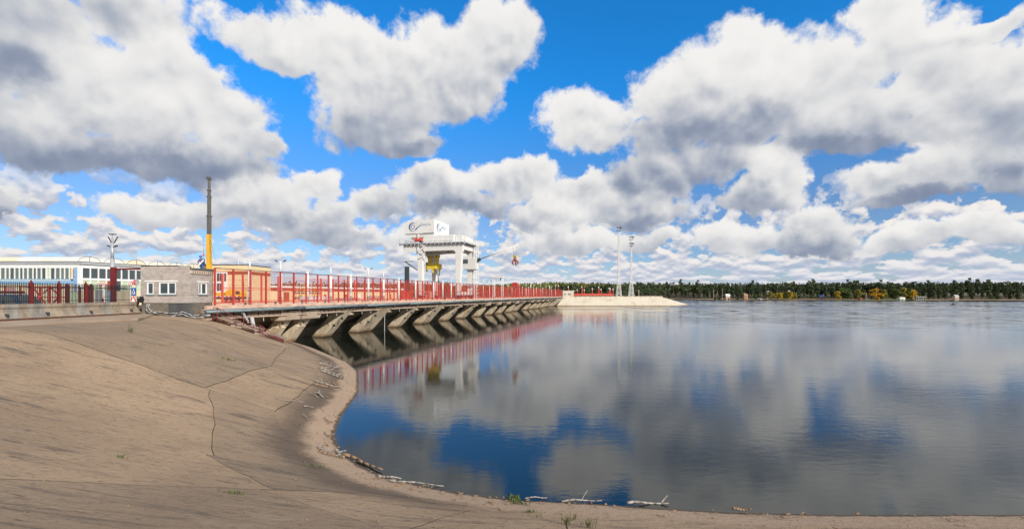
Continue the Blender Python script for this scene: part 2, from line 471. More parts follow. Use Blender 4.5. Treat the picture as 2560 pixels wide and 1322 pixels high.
def leaf_mat(name, c1, c2, c3, vscale=.35):
    m = bpy.data.materials.new(name); m.use_nodes = True
    nt = m.node_tree; b = nt.nodes['Principled BSDF']; h = Helper(nt.nodes, nt.links)
    b.inputs['Roughness'].default_value = .7; b.inputs['Specular IOR Level'].default_value = .25
    tc = nt.nodes.new('ShaderNodeTexCoord'); oi = nt.nodes.new('ShaderNodeObjectInfo')
    n = h.noise(tc.outputs['Object'], vscale, 3, .6)
    c = h.mixc(h.sstep(n.outputs[0], .4, .65), (*c1, 1), (*c2, 1))
    c = h.mixc(h.math('MULTIPLY', oi.outputs['Random'], .65), c, (*c3, 1))
    nt.links.new(c, b.inputs['Base Color'])
    return m
M['pine_leaf_shaded'] = leaf_mat('pine_needles_shaded', (.060, .092, .038), (.094, .13, .055), (.095, .11, .058))  # cloud shade over the far shore is put into these greens
M['green_leaf'] = leaf_mat('green_leaves', (.085, .125, .03), (.14, .17, .035), (.06, .11, .035))
M['yellow_leaf'] = leaf_mat('yellow_leaves', (.52, .33, .03), (.60, .40, .035), (.40, .30, .035))
M['orange_leaf'] = leaf_mat('orange_leaves', (.50, .27, .025), (.56, .36, .03), (.46, .32, .025))
M['mixed_leaf'] = leaf_mat('turning_leaves', (.17, .18, .035), (.38, .30, .04), (.24, .23, .035))
M['grass_leaf'] = leaf_mat('grass_blades', (.07, .11, .025), (.11, .14, .04), (.13, .11, .05), 3)

def attr_mat(name, attr):
    m = bpy.data.materials.new(name); m.use_nodes = True
    nt = m.node_tree; b = nt.nodes['Principled BSDF']
    a = nt.nodes.new('ShaderNodeAttribute'); a.attribute_name = attr
    nt.links.new(a.outputs['Color'], b.inputs['Base Color']); b.inputs['Roughness'].default_value = .8
    b.inputs['Specular IOR Level'].default_value = .2
    return m
M['forest'] = attr_mat('far_forest_foliage', 'leaf')

# ------------------------------------------------------------------ the bank: height from the distance to the shoreline
SH = np.array([(-60, 86), (-40, 66), (-33, 60), (-27, 53), (-21, 46), (-16, 39.3), (-13.4, 35.8), (-11, 31.5), (-9.4, 27), (-8.65, 24.8), (-8.15, 22.3), (-7.65, 19.6),
               (-6.9, 17.1), (-6.0, 15.4), (-4.93, 14.2), (-3.87, 13.3), (-2.66, 12.7), (-1.44, 12.2), (0, 11.8), (1.68, 11.65), (3.7, 11.35), (5.7, 11.1), (8.2, 11.0), (12.8, 11.0), (20, 11), (60, 11)], float)
SH_A, SH_B = SH[:-1], SH[1:]

def shore_dist(P):
    P = np.atleast_2d(np.asarray(P, float))
    AB = SH_B - SH_A
    t = ((P[:, None, :] - SH_A[None]) * AB[None]).sum(2) / (AB ** 2).sum(1)[None]
    t = np.clip(t, 0, 1)
    Q = SH_A[None] + t[..., None] * AB[None]
    D = np.hypot(*(P[:, None, :] - Q).transpose(2, 0, 1))
    k = D.argmin(1)
    ab = AB[k]; q = P - Q[np.arange(len(P)), k]
    side = ab[:, 1] * q[:, 0] - ab[:, 0] * q[:, 1]
    return np.where(side > 0, 1, -1) * D.min(1)

def bank_z(P):
    P = np.atleast_2d(np.asarray(P, float))
    d = shore_dist(P)
    # gentler in the corner of the bank
    corner = np.exp(-(((P[:, 0] + 16) / 9) ** 2 + ((P[:, 1] - 15) / 9) ** 2))
    k = .335 - .075 * corner + .085 * np.exp(-(((P[:, 0] + 27) / 10) ** 2 + ((P[:, 1] - 41) / 8) ** 2))
    foot = np.where(d < 1.3, d * .24, 1.3 * .24 + (d - 1.3) * k)
    top = 3.9
    z = top - .45 * np.log1p(np.exp((top - foot) / .45))        # soft crest
    z = np.where(foot < -3, np.maximum(foot, -3), z)
    return WZ + z

def bz(x, y): return float(bank_z([(x, y)])[0])

def bank_hit(u, v):
    """where the view ray through photo pixel (u, v) meets the bank"""
    Y = np.linspace(2, 60, 1500)
    X = (u - CX) / F * Y; Z = (HOR - v) / F * Y
    hz = bank_z(np.stack([X, Y], 1))
    k = np.argmax(Z < hz) if (Z < hz).any() else np.argmin(Z - hz)
    return Vector((X[k], Y[k], hz[k]))

def bank_mat():
    m = bpy.data.materials.new('bank_concrete'); m.use_nodes = True
    nt = m.node_tree; N, L = nt.nodes, nt.links; h = Helper(N, L); b = N['Principled BSDF']
    b.inputs['Roughness'].default_value = .92; b.inputs['Specular IOR Level'].default_value = .2
    tc = N.new('ShaderNodeTexCoord'); g = N.new('ShaderNodeNewGeometry'); P = g.outputs['Position']
    oi = N.new('ShaderNodeObjectInfo')
    big = h.noise(P, .22, 5, .6)
    c = h.mixc(h.sstep(big.outputs[0], .35, .68), (.405, .288, .188, 1), (.30, .212, .14, 1))
    c = h.mixc(h.math('MULTIPLY', h.sstep(oi.outputs['Random'], .45, .95), .6), c, (.215, .165, .118, 1))
    # streaks that run down the slope, mostly along x
    st = h.noise(h.vec('MULTIPLY', P, (.16, 1.15, .5)).outputs[0], 2.3, 9, .74, .4)
    st2 = h.noise(h.vec('MULTIPLY', P, (.5, 2.2, .5)).outputs[0], 2.6, 7, .75, .3)
    patch = h.noise(P, .35, 3, .5)
    s = h.math('MULTIPLY', h.sstep(st.outputs[0], .50, .66), h.sstep(patch.outputs[0], .34, .58))
    c = h.mixc(h.math('MULTIPLY', s, .85), c, (.105, .085, .07, 1))
    s2 = h.math('MULTIPLY', h.sstep(st2.outputs[0], .57, .68), h.sstep(patch.outputs[0], .30, .52))
    c = h.mixc(h.math('MULTIPLY', s2, .9), c, (.075, .062, .052, 1))
    pale = h.sstep(h.noise(h.vec('MULTIPLY', P, (.5, 1.2, 1)).outputs[0], .9, 6, .66).outputs[0], .56, .74)
    c = h.mixc(h.math('MULTIPLY', pale, .45), c, (.42, .33, .25, 1))
    # grain
    gr = h.noise(h.vec('MULTIPLY', P, (.7, 1, 1)).outputs[0], 8, 7, .80)
    c = h.mixc(h.math('MULTIPLY', h.sstep(gr.outputs[0], .52, .64), .62), c, (.13, .095, .072, 1))
    gw = h.noise(P, 55, 2, .7)
    c = h.mixc(h.math('MULTIPLY', h.sstep(gw.outputs[0], .58, .70), .35), c, (.48, .40, .32, 1))
    # tide marks: dark old waterline, pale washed strip, wet rim
    at = N.new('ShaderNodeAttribute'); at.attribute_name = 'shore'
    d = h.math('MULTIPLY_ADD', h.math('SUBTRACT', h.noise(P, .8, 4, .6).outputs[0], .5), 1.1, at.outputs['Fac'])
    washed = h.sstep(d, 1.35, .8)
    c = h.mixc(h.math('MULTIPLY', washed, .72), c, (.40, .29, .21, 1))
    dark = h.math('MULTIPLY', h.sstep(d, .85, 1.35), h.sstep(d, 2.9, 1.5))
    x_only = N.new('ShaderNodeSeparateXYZ'); L.new(P, x_only.inputs[0])
    dark = h.math('MULTIPLY', dark, h.sstep(x_only.outputs[0], 0.0, -3.0))
    c = h.mixc(h.math('MULTIPLY', dark, .75), c, (.085, .066, .054, 1))
    wet = h.sstep(h.math('MULTIPLY_ADD', h.math('SUBTRACT', h.noise(P, 3.0, 3, .6).outputs[0], .5), .35, at.outputs['Fac']), .22, .08)
    c = h.mixc(h.math('MULTIPLY', wet, .85), c, (.055, .042, .033, 1))
    L.new(c, b.inputs['Base Color'])
    bp = N.new('ShaderNodeBump'); bp.inputs['Strength'].default_value = .8; bp.inputs['Distance'].default_value = .035
    hsum = h.math('ADD', h.math('MULTIPLY', gr.outputs[0], .6), h.math('ADD', h.math('MULTIPLY', st2.outputs[0], .9), h.math('MULTIPLY', h.noise(P, 4.0, 5, .65).outputs[0], 1.2)))
    L.new(hsum, bp.inputs['Height']); L.new(bp.outputs[0], b.inputs['Normal'])
    return m
M['bank'] = bank_mat()

def grid_mesh(name, X, Y, Z, material, shore=None):
    ny, nx = X.shape
    vs = np.stack([X.ravel(), Y.ravel(), Z.ravel()], 1)
    idx = np.arange(nx * ny).reshape(ny, nx)
    fs = np.stack([idx[:-1, :-1].ravel(), idx[:-1, 1:].ravel(), idx[1:, 1:].ravel(), idx[1:, :-1].ravel()], 1)
    me = bpy.data.meshes.new(name); me.from_pydata(vs.tolist(), [], fs.tolist()); me.update()
    if shore is not None:
        a = me.attributes.new('shore', 'FLOAT', 'POINT'); a.data.foreach_set('value', shore.ravel().astype(np.float32))
    me.polygons.foreach_set('use_smooth', np.ones(len(me.polygons), bool))
    me.materials.append(material)
    return me

def lin(a, b, n): return np.linspace(a, b, n)
gx, gy = np.meshgrid(lin(-31.2, 45, 255), lin(-8, 64, 241))
P2 = np.stack([gx.ravel(), gy.ravel()], 1)
dd = shore_dist(P2).reshape(gx.shape); zz = bank_z(P2).reshape(gx.shape)
zz = zz - .03 * np.clip((dd - 1.2) / .5, 0, 1) * np.clip((14 - dd) / 2, 0, 1)
bank = tag(link('embankment', grid_mesh('embankment', gx, gy, zz, M['bank'], dd)), kind='structure')

M['joint'] = mat('joint_dirt', (.055, .042, .032), .95, col2=(.10, .075, .05), vscale=3)
# cast slabs on the slope, each its own panel with open joints
KJ = [((-20.0, 43.2), (-29.5, 33.2)), ((-14.6, 34.0), (-26.5, 32.0)), ((-10.9, 24.4), (-24.6, 29.0)), ((-9.8, 18.2), (-25.5, 21.2)), ((-5.6, 12.4), (-18.5, 10.6)), ((-3.3, 11.2), (-13.0, 5.2)),
      ((-1.0, 10.4), (-4.6, -1)), ((1.1, 9.95), (1.6, -2)), ((6.2, 9.4), (7.4, -2)), ((12.6, 9.3), (13.6, -2)), ((20, 9.3), (20.4, -2))]
rng = np.random.default_rng(3)
for i in range(len(KJ) - 1):
    (a0, a1), (b0, b1) = KJ[i], KJ[i + 1]
    a0, a1, b0, b1 = (np.array(q, float) for q in (a0, a1, b0, b1))
    cut = (0.0, .19 + .05 * rng.random(), 1.0)
    for r in range(2):
        f0, f1 = cut[r], cut[r + 1]
        n, mm = 26, 30
        U, Vv = np.meshgrid(lin(0, 1, n), lin(0, 1, mm))
        A = a0 + (a1 - a0) * f0; A2 = a0 + (a1 - a0) * f1; B = b0 + (b1 - b0) * f0; B2 = b0 + (b1 - b0) * f1
        wid = (np.linalg.norm(A - B) + np.linalg.norm(A2 - B2)) / 2; hei = np.linalg.norm(A2 - A)
        gw_, gh_ = .013 / max(wid, .5), .013 / max(hei, .5)
        Uc = gw_ + U * (1 - 2 * gw_); Vc = gh_ + Vv * (1 - 2 * gh_)
        PX = (A[0] * (1 - Uc) + B[0] * Uc) * (1 - Vc) + (A2[0] * (1 - Uc) + B2[0] * Uc) * Vc
        PY = (A[1] * (1 - Uc) + B[1] * Uc) * (1 - Vc) + (A2[1] * (1 - Uc) + B2[1] * Uc) * Vc
        PX, PY = PX + .05 * np.sin(PY * 1.3) + .025 * np.sin(PY * 4.1 + PX), PY + .05 * np.sin(PX * 1.1 + 1) + .025 * np.sin(PX * 3.7)
        # skirt: outer ring is sunk, the ring next to it sits right above it
        for arr, n_ in ((PX, 0), (PY, 0)):
            arr[1, :] = arr[0, :] * .985 + arr[1, :] * .015; arr[-2, :] = arr[-1, :] * .985 + arr[-2, :] * .015
            arr[:, 1] = arr[:, 0] * .985 + arr[:, 1] * .015; arr[:, -2] = arr[:, -1] * .985 + arr[:, -2] * .015
        q = np.stack([PX.ravel(), PY.ravel()], 1)
        ds = shore_dist(q).reshape(PX.shape)
        lift = .006 + .022 * rng.random()
        edge = np.minimum(np.minimum(U, 1 - U), np.minimum(Vv, 1 - Vv))
        Z = bank_z(q).reshape(PX.shape) + np.where(edge < 1e-6, -.05, lift)
        me = grid_mesh('slab', PX, PY, Z, M['bank'], ds)
        flat = np.zeros((mm - 1, n - 1), bool)
        me.polygons.foreach_set('use_smooth', flat.ravel())
        rim = np.ones((mm - 1, n - 1), np.int32); rim[1:-1, 1:-1] = 0
        me.materials.append(M['joint']); me.polygons.foreach_set('material_index', rim.ravel())
        link('slab', me, bank)

M['apron'] = mat('apron_concrete', (.40, .30, .215), .92, col2=(.29, .21, .15), vscale=.7, bump=.5, bscale=12)
# flat apron between the slope and the wave wall
apron = MB()
apron.prism([(-31.2, -8, -1.72), (-25.9, 18, -1.72), (-25.6, 21.5, -1.72), (-24.9, 29.3, -1.72), (-26.6, 32.2, -1.72), (-29.2, 35.9, -1.72), (-31.2, 35.9, -1.72)], (0, 0, .135))
tag(apron.build('apron', M['apron']), kind='structure')

# ------------------------------------------------------------------ water
def water_mat():
    m = bpy.data.materials.new('water'); m.use_nodes = True
    nt = m.node_tree; N, L = nt.nodes, nt.links; h = Helper(N, L); b = N['Principled BSDF']
    b.inputs['Base Color'].default_value = (.009, .013, .010, 1)
    b.inputs['IOR'].default_value = 1.54; b.inputs['Specular IOR Level'].default_value = .5
    g = N.new('ShaderNodeNewGeometry'); P = g.outputs['Position']
    sp = N.new('ShaderNodeSeparateXYZ'); L.new(P, sp.inputs[0])
    # calm by the dam, wind lanes farther out
    lane = h.noise(h.vec('MULTIPLY', P, (.008, .028, 0)).outputs[0], 1.0, 4, .55, .6)
    wind = h.sstep(lane.outputs[0], .42, .62)
    far = h.sstep(sp.outputs[1], 30.0, 190.0)
    far2 = h.sstep(h.math('MULTIPLY_ADD', sp.outputs[0], .8, sp.outputs[1]), 125.0, 250.0)
    fine = h.noise(h.vec('MULTIPLY', P, (.9, 2.1, 0)).outputs[0], 1.5, 5, .62, .3)
    swell = h.noise(h.vec('MULTIPLY', P, (.35, .8, 0)).outputs[0], .8, 3, .5)
    hh = h.math('ADD', h.math('MULTIPLY', fine.outputs[0], .055), h.math('MULTIPLY', swell.outputs[0], .06))
    bp = N.new('ShaderNodeBump'); bp.inputs['Distance'].default_value = 1.0
    amp = h.math('ADD', h.math('MULTIPLY_ADD', h.math('MULTIPLY', wind, h.math('MULTIPLY_ADD', far, .5, .5)), .16, .075), h.math('MULTIPLY', far2, .05))
    calm = h.sstep(sp.outputs[0], 22.0, -6.0)
    amp = h.math('MULTIPLY', amp, h.math('MULTIPLY_ADD', calm, -.48, 1.0))
    L.new(amp, bp.inputs['Strength'])
    L.new(hh, bp.inputs['Height']); L.new(bp.outputs[0], b.inputs['Normal'])
    L.new(h.math('ADD', h.math('MULTIPLY_ADD', h.math('MULTIPLY', wind, far), .10, .02), h.math('MULTIPLY', far2, .05)), b.inputs['Roughness'])
    return m
M['water'] = water_mat()
# near water is flat with ripples in the material; out in the wind it is real wavelets
wx0, wx1, wy0, wy1 = 20.0, 700.0, 50.0, 520.0
wxs = np.concatenate([lin(wx0, 480, 190), lin(483, wx1, 50)]); wys = np.concatenate([lin(wy0, 455, 1300), lin(456, wy1, 40)])
gx, gy = np.meshgrid(wxs, wys)
rw = np.random.default_rng(9); hw_ = np.zeros_like(gx)
for k in range(12):
    lam = rw.uniform(1.5, 4.2); th = R(90) + rw.normal() * .16
    kx, ky = 2 * math.pi / lam * math.cos(th), 2 * math.pi / lam * math.sin(th)
    hw_ += .0125 * lam * .5 * np.sin(kx * gx + ky * gy + rw.uniform(0, 6.28))
gust = .75 + .45 * np.sin(gx * .013 + gy * .045 + 2 * np.sin(gx * .006)) * np.sin(gy * .021 + 1.0)
fade_ = np.clip((gx - wx0) / 45, 0, 1) * np.clip((gy - wy0) / 75, 0, 1) * np.clip((wy1 - gy) / 40, 0, 1) * np.clip((wx1 - gx) / 60, 0, 1)
hw_ *= gust * fade_
ny, nx = gx.shape
V_ = np.stack([gx.ravel(), gy.ravel(), WZ + hw_.ravel()], 1)
idx = np.arange(nx * ny).reshape(ny, nx)
Fq = np.stack([idx[:-1, :-1].ravel(), idx[:-1, 1:].ravel(), idx[1:, 1:].ravel(), idx[1:, :-1].ravel()], 1)
o_ = len(V_)
R_ = [(-900, -60), (1500, -60), (1500, 1400), (-900, 1400), (wx0, wy0), (wx1, wy0), (wx1, wy1), (wx0, wy1)]
V_ = np.concatenate([V_, np.array([(a, b, WZ) for a, b in R_])])
Fx = np.array([(0, 1, 5, 4), (1, 2, 6, 5), (2, 3, 7, 6), (3, 0, 4, 7)]) + o_
me = bpy.data.meshes.new('water'); me.from_pydata(V_.tolist(), [], Fq.tolist() + Fx.tolist()); me.update()
me.polygons.foreach_set('use_smooth', np.ones(len(me.polygons), bool)); me.materials.append(M['water'])
tag(link('water', me), kind='structure')

# ------------------------------------------------------------------ land beyond
SHORE = np.array([(-900, 60), (-200, 120), (-100, 216), (60, 232), (88, 236), (120, 330), (170, 470), (185, 500), (193, 470), (205, 446), (235, 438), (330, 420), (431, 402), (520, 388), (700, 372), (1400, 360)], float)
def far_shore(x): return np.interp(x, SHORE[:, 0], SHORE[:, 1])
def land_z(x, y):
    x = np.asarray(x, float); y = np.asarray(y, float)
    t = y - far_shore(x) + 1.5 * np.sin(x * .07) + 1.0 * np.sin(x * .19 + 1)
    right = np.clip((x - 120) / 60, 0, 1)
    beach = np.clip(t * .055, -3, 1.1) + np.clip((t - 20) * .07, 0, 2.6)
    left = np.clip(t * .3, -3, 3.2)
    z = WZ + left * (1 - right) + beach * right
    z = z + np.clip((y - 470) / 420, 0, 1) ** 1.3 * (9 + 4 * np.sin(x * .006 + 1.0) + 2.5 * np.sin(x * .017))
    return z
xs = np.concatenate([lin(-900, 60, 60), lin(70, 640, 150), lin(660, 1400, 40)]); ys = np.concatenate([lin(60, 225, 12), lin(230, 560, 140), lin(570, 1400, 60)])
gx, gy = np.meshgrid(xs, ys)
def land_mat():
    m = bpy.data.materials.new('shore_ground'); m.use_nodes = True
    nt = m.node_tree; N, L = nt.nodes, nt.links; h = Helper(N, L); b = N['Principled BSDF']
    b.inputs['Roughness'].default_value = .95
    g = N.new('ShaderNodeNewGeometry'); P = g.outputs['Position']
    sp = N.new('ShaderNodeSeparateXYZ'); L.new(P, sp.inputs[0])
    n1 = h.noise(P, .06, 5, .6); n2 = h.noise(P, .3, 4, .6)
    grass = h.mixc(h.sstep(n1.outputs[0], .4, .65), (.11, .085, .05, 1), (.075, .075, .035, 1))
    grass = h.mixc(h.sstep(n2.outputs[0], .5, .7), grass, (.17, .11, .075, 1))
    sand = h.mixc(h.sstep(n2.outputs[0], .4, .7), (.36, .25, .165, 1), (.26, .18, .12, 1))
    hz = h.math('MULTIPLY_ADD', n1.outputs[0], 1.6, sp.outputs[2])
    c = h.mixc(h.sstep(hz, -4.1, -3.3), sand, grass)
    c = h.mixc(h.sstep(sp.outputs[2], -5.15, -5.35), c, (.06, .05, .04, 1))
    L.new(c, b.inputs['Base Color'])
    return m
M['land'] = land_mat()
me = grid_mesh('far_land', gx, gy, land_z(gx, gy), M['land'])
tag(link('far_land', me), kind='structure')

# the works yard behind the dam and the wave wall
yard = MB()
yz = -2.2
yard.prism([(-31.5, -8, yz - 3), (-31.5, 39.0, yz - 3), (-34.3, 39.3, yz - 3)] + [tuple(dam(s, -15.9, yz - 3)) for s in (0, 188)] + [(-260, 235, yz - 3), (-260, -8, yz - 3)], (0, 0, 3))
tag(yard.build('yard_ground', M['asphalt']), kind='structure')

# ------------------------------------------------------------------ the dam
SEND = 181.0
DZ = -1.12                                      # top of the deck
damroot = thing('dam', dam(0, 0, 0), 'long concrete dam with raking piers carrying a deck over the water', 'dam')
MD = Matrix((( DV.x, -NV.x, 0, 0), (DV.y, -NV.y, 0, 0), (0, 0, 1, 0), (0, 0, 0, 1)))    # local x along the dam, local y landwards
def dprism(poly_az, s0, s1):                    # profile in (a, z) pushed along the dam
    return MB().prism([dam(s0, a, z) for a, z in poly_az], DV * (s1 - s0))
# deck, kerb, walkway edge
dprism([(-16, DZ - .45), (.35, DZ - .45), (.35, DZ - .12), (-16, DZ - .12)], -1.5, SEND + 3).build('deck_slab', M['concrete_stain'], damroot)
KERBLEN = 3.64
kerb_me = MB().bb((0.02, -.16, -.12), (KERBLEN - .02, .10, .16)).mesh('kerb_block', M['deck_pink'])
nk = int(SEND / KERBLEN)
for i in range(nk):
    o = part_at('kerb_block', kerb_me, damroot, DV * (i * KERBLEN - .9) + Vector((0, 0, DZ)), DANG)
dprism([(-8.8, DZ - .3), (-8.2, DZ - .3), (-8.2, DZ + .22), (-8.8, DZ + .22)], 0, SEND).build('inner_kerb', M['deck_pink'], damroot)
# rail the gantry crane runs on
for a in (-3.0, -12.5):
    dprism([(a - .06, DZ - .12), (a + .06, DZ - .12), (a + .06, DZ + .04), (a - .06, DZ + .04)], 0, SEND).build('crane_rail', M['rust'], damroot)
# back wall: upright below, raking out above, in shade
TO = -4.85                                      # the toe line lies this far behind the fence line
dprism([(TO - 4.5, -8), (TO - 1.9, -8), (TO - 1.9, -4.3), (-1.0, -2.0), (-1.0, DZ - .47), (TO - 4.5, DZ - .47)], 3, SEND + 1).build('back_wall', M['concrete_back_wall'], damroot)

# piers: (photo column of the toe, width along the dam)
def s_of_toe(u): return ((46020.0 / (1597 - u)) - 38.2 + TO * .2767 * -1 * -1) / .961
toes = [(628, 1.3, 1), (683, 1.25, 1), (786, 1.2, 0), (876, 3.0, 0), (973, 1.25, 0), (1036, 3.0, 0), (1099, 1.25, 0), (1141, 1.8, 0), (1177, 1.6, 1), (1208, 1.4, 1), (1234, 1.4, 1), (1258, 1.4, 1), (1278, 2.2, 0),
        (1301, 1.4, 1), (1316.7, 1.4, 1), (1330, 1.4, 1), (1343.6, 1.4, 1), (1355.8, 1.4, 0), (1368, 1.4, 0), (1379, 1.4, 0)]
def toe_s(u):
    # along-dam position of the toe seen in column u
    k = (u - CX) / F
    p = F0 + NV * TO
    # p.x + s DV.x = k (p.y + s DV.y)
    return (k * p.y - p.x) / (DV.x - k * DV.y)
PIERS = []
for (u, w, kind) in toes:
    s = toe_s(u); w += .35
    PIERS.append((s, w, kind))
    zt, zb = DZ - .62, -7.0
    sl = (0 - TO) / (zt - WZ)                   # how far it rakes out for each metre up
    ab = TO - sl * 1.5
    D = 1.75                                    # depth of the pier across the rake
    m = MB()
    if kind == 0:
        prof = [(ab, zb), (ab + D, zb), (0.05, zt), (0.05 - D, zt)]
        m.prism([dam(s, a, z) for a, z in prof], DV * w)
        pr = m.build('pier', M['concrete_pier'], damroot, bevel=.05)
    else:
        # narrow strut above, broad cut-water block with a pointed top below
        prof = [(ab + .55, zb), (ab + D, zb), (0.05, zt), (0.05 - D * .62, zt)]
        m.prism([dam(s + .25, a, z) for a, z in prof], DV * (w - .25))
        pr = m.build('pier', M['concrete_pier'], damroot, bevel=.05)
        z1 = WZ + 2.2
        a1 = ab + sl * (z1 - zb)
        MB().prism([dam(s - .05, a, z) for a, z in [(ab - .1, zb), (ab + D * 1.1, zb), (ab + D * 1.1 + sl * 1.5, WZ), (a1 + .7, z1 - .25), (a1 + .15, z1)]], DV * (w * .75)).build('cutwater', M['concrete_pier'], pr, bevel=.05)
    # corbel block under the deck
    prof = [(-2.2, DZ - 1.52), (-.66, DZ - 1.52), (-.62, DZ - 1.07), (-2.2, DZ - 1.07)] if not kind else [(-1.5, DZ - 1.6), (-.5, DZ - 1.6), (-.05, DZ - .75), (-1.5, DZ - .75)]
    ext = .7 if not kind else .8
    MB().prism([dam(s - ext if kind else s + w - .02, a, z) for a, z in prof], DV * (w + 2 * ext if kind else .8)).build('corbel', M['concrete_cap'], pr, bevel=.03)
    # dark scars of formwork holes on the side
    for q in (.42, .66):
        zz_ = WZ + (zt - WZ) * q; aa = ab + sl * (zz_ - zb) + D * .55
        MB().box(dam(s - .012, aa, zz_), (.03, .35, .30), Matrix.Rotation(DANG, 3, 'Z')).build('formwork_hole', M['steel_dark'], pr)
# edge beams between the piers
drip = MB().box((0, 0, 0), (.05, .05, .46)).mesh('drip_strip', M['steel_dark'])
ends = [-1.2] + [p[0] for p in PIERS] + [SEND + 1]
wd = [0] + [p[1] for p in PIERS] + [0]
for i in range(len(ends) - 1):
    s0, s1 = ends[i] + (wd[i] if i else 0) + .06, ends[i + 1] - .06
    if s1 - s0 < .5: continue
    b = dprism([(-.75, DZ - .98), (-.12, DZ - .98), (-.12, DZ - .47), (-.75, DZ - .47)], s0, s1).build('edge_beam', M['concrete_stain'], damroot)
    dprism([(-.76, DZ - 1.06), (-.06, DZ - 1.06), (-.06, DZ - .975), (-.76, DZ - .975)], s0, s1).build('beam_ledge', M['concrete_cap'], b)
    k = s0 + .4
    while k < s1:
        part_at('drip_strip', drip, b, dam(k, -.10, DZ - .73)); k += 1.35
    for q in (.35, .7):
        if s1 - s0 > 3: MB().cyl(dam(s0 + (s1 - s0) * q, -.3, DZ - 1.05), dam(s0 + (s1 - s0) * q, -.25, DZ - 1.5), .035, n=6).build('drain_pipe', M['cable'], b)
# service pipe along the edge with its hangers and a loose cable
for i in range(16):
    s0, s1 = -1.2 + i * 11.4, -1.2 + (i + 1) * 11.4 - .02
    MB().cyl(dam(s0, .50, DZ - .34), dam(s1, .50, DZ - .34), .13, n=10).build('service_pipe', M['pipe'], damroot, smooth=True)
hang = MB().bar((0, .62, -.30), (0, .28, -.62), .04).bar((0, .30, -.2), (0, .30, -.62), .05).bar((0, .1, -.2), (0, .62, -.2), .04).mesh('pipe_hanger', M['cable'])
for i in range(75):
    o = part_at('pipe_hanger', hang, damroot, DV * (i * 2.4), 0)
    o.matrix_local = Matrix.Translation(DV * (i * 2.4) + Vector((0, 0, DZ))) @ Matrix(((DV.x, NV.x, 0, 0), (DV.y, NV.y, 0, 0), (0, 0, 1, 0), (0, 0, 0, 1)))
pts = [dam(-1.5 + i * .6, .52 + .03 * math.sin(i), DZ - .17 + .05 * math.sin(i * 1.1) + .04 * math.sin(i * .45)) for i in range(150)]
MB().tube(pts, .028, 5).build('edge_cable', M['cable'], damroot)
# white water gauge staff hanging by the fourth pier
g0 = px(962, 757, 66.5); 
MB().cyl(g0, Vector((g0.x - .05, g0.y, WZ - 1)), .05, n=6).build('gauge_staff', M['cable'], damroot)

# ------------------------------------------------------------------ red mesh fences on the deck
def fence(name, a, s_from, s_to, step, hgt, zb, post_w, matp, label, rails, side_mat, cable=None):
    root = thing(name, dam(s_from, a, zb), label, 'fence')
    n = int((s_to - s_from) / step)
    post = MB().bb((-post_w / 2, -post_w / 2, -.22), (post_w / 2, post_w / 2, hgt)).bb((-post_w * .62, -post_w * .62, hgt), (post_w * .62, post_w * .62, hgt + .02)).mesh('post', matp)
    pm = MB()
    x0, x1 = post_w / 2 + .01, step - post_w / 2 - .01
    nw = int((x1 - x0) / .062)
    for i in range(nw + 1):
        x = x0 + (x1 - x0) * i / nw
        pm.bar((x, 0, .06), (x, 0, hgt - .06), .0044)
    zq = .12
    while zq < hgt - .1:
        pm.bar((x0, 0, zq), (x1, 0, zq), .0044); zq += .20
    panel = pm.mesh('mesh_panel', side_mat)
    railm = [MB().bar((x0 - .008, 0, zr), (x1 + .008, 0, zr), .05, th).mesh('rail', matp) for zr, th in rails]
    for i in range(n + 1):
        part_at('post', post, root, DV * (i * step), DANG)
        if i < n:
            part_at('mesh_panel', panel, root, DV * (i * step), DANG)
            for rail in railm: part_at('rail', rail, root, DV * (i * step), DANG)
    if cable:
        pts = [dam(s_from + i * step, a, zb + hgt + .045 - (.02 if i % 2 else 0)) for i in range(n + 1)]
        MB().tube(pts, .028, 5).build('top_cable', M['black'], root)
    return root
fence('mesh_fence', 0.0, 0.0, SEND, 1.82, 3.22, DZ + .17, .13, M['red'], 'tall red mesh fence along the water edge of the dam', [(1.55, .05), (.22, .08), (3.17, .03)], M['red'], cable=True)
fence('mesh_fence', -8.5, 8.0, SEND - 2, 2.6, 3.15, DZ + .23, .16, M['red_bright'], 'lower orange-red mesh fence on the inner side of the dam walkway', [(1.45, .05), (.15, .08), (3.1, .03)], M['red_bright'])

# low guard rail by the kerb
# ------------------------------------------------------------------ stairs down the bank beside the first pier
def on_bank(x, y): return Vector((x, y, bz(x, y)))
st = thing('bank_stairway', on_bank(-25.2, 38.0), 'concrete stairs with rusty red handrail running down beside the dam', 'stairs')
flights = [((-26.6, 38.1), (-24.3, 38.0), 9), ((-23.5, 38.2), (-22.3, 38.1), 6), ((-21.6, 38.9), (-20.4, 39.2), 7)]
side = Vector((DV.x, DV.y, 0))
last = None
for (p0, p1, n) in flights:
    A, B = on_bank(*p0), on_bank(*p1)
    d = (B - A); fl = Vector((d.x, d.y, 0)); L_ = fl.length; fl.normalize(); sd_ = Vector((-fl.y, fl.x, 0))
    if last is not None:
        MB().prism([last + Vector((0, 0, .02)), A + Vector((0, 0, .12)), A + sd_ * 1.3 + Vector((0, 0, .12)), last + sd_ * 1.3 + Vector((0, 0, .12))], (0, 0, .12)).build('landing', M['concrete'], st)
    tread = MB().box((0, .65, -.06), (L_ / n + .06, 1.3, .14)).mesh('step', M['concrete'])
    for i in range(n):
        q = A + d * ((i + .5) / n) + Vector((0, 0, .34))
        o = part_at('step', tread, st, q - st.location, math.atan2(fl.y, fl.x))
    MB().prism([A + Vector((0, 0, .12)), A + Vector((0, 0, .34)), B + Vector((0, 0, .34)), B + Vector((0, 0, .10))], sd_ * .12).build('stringer', M['rust'], st)
    last = B
rail_px = [(533, 769), (543, 769), (590, 793), (609, 796), (634, 812), (651, 813), (657, 817), (690, 840), (709, 848)]
depth = []
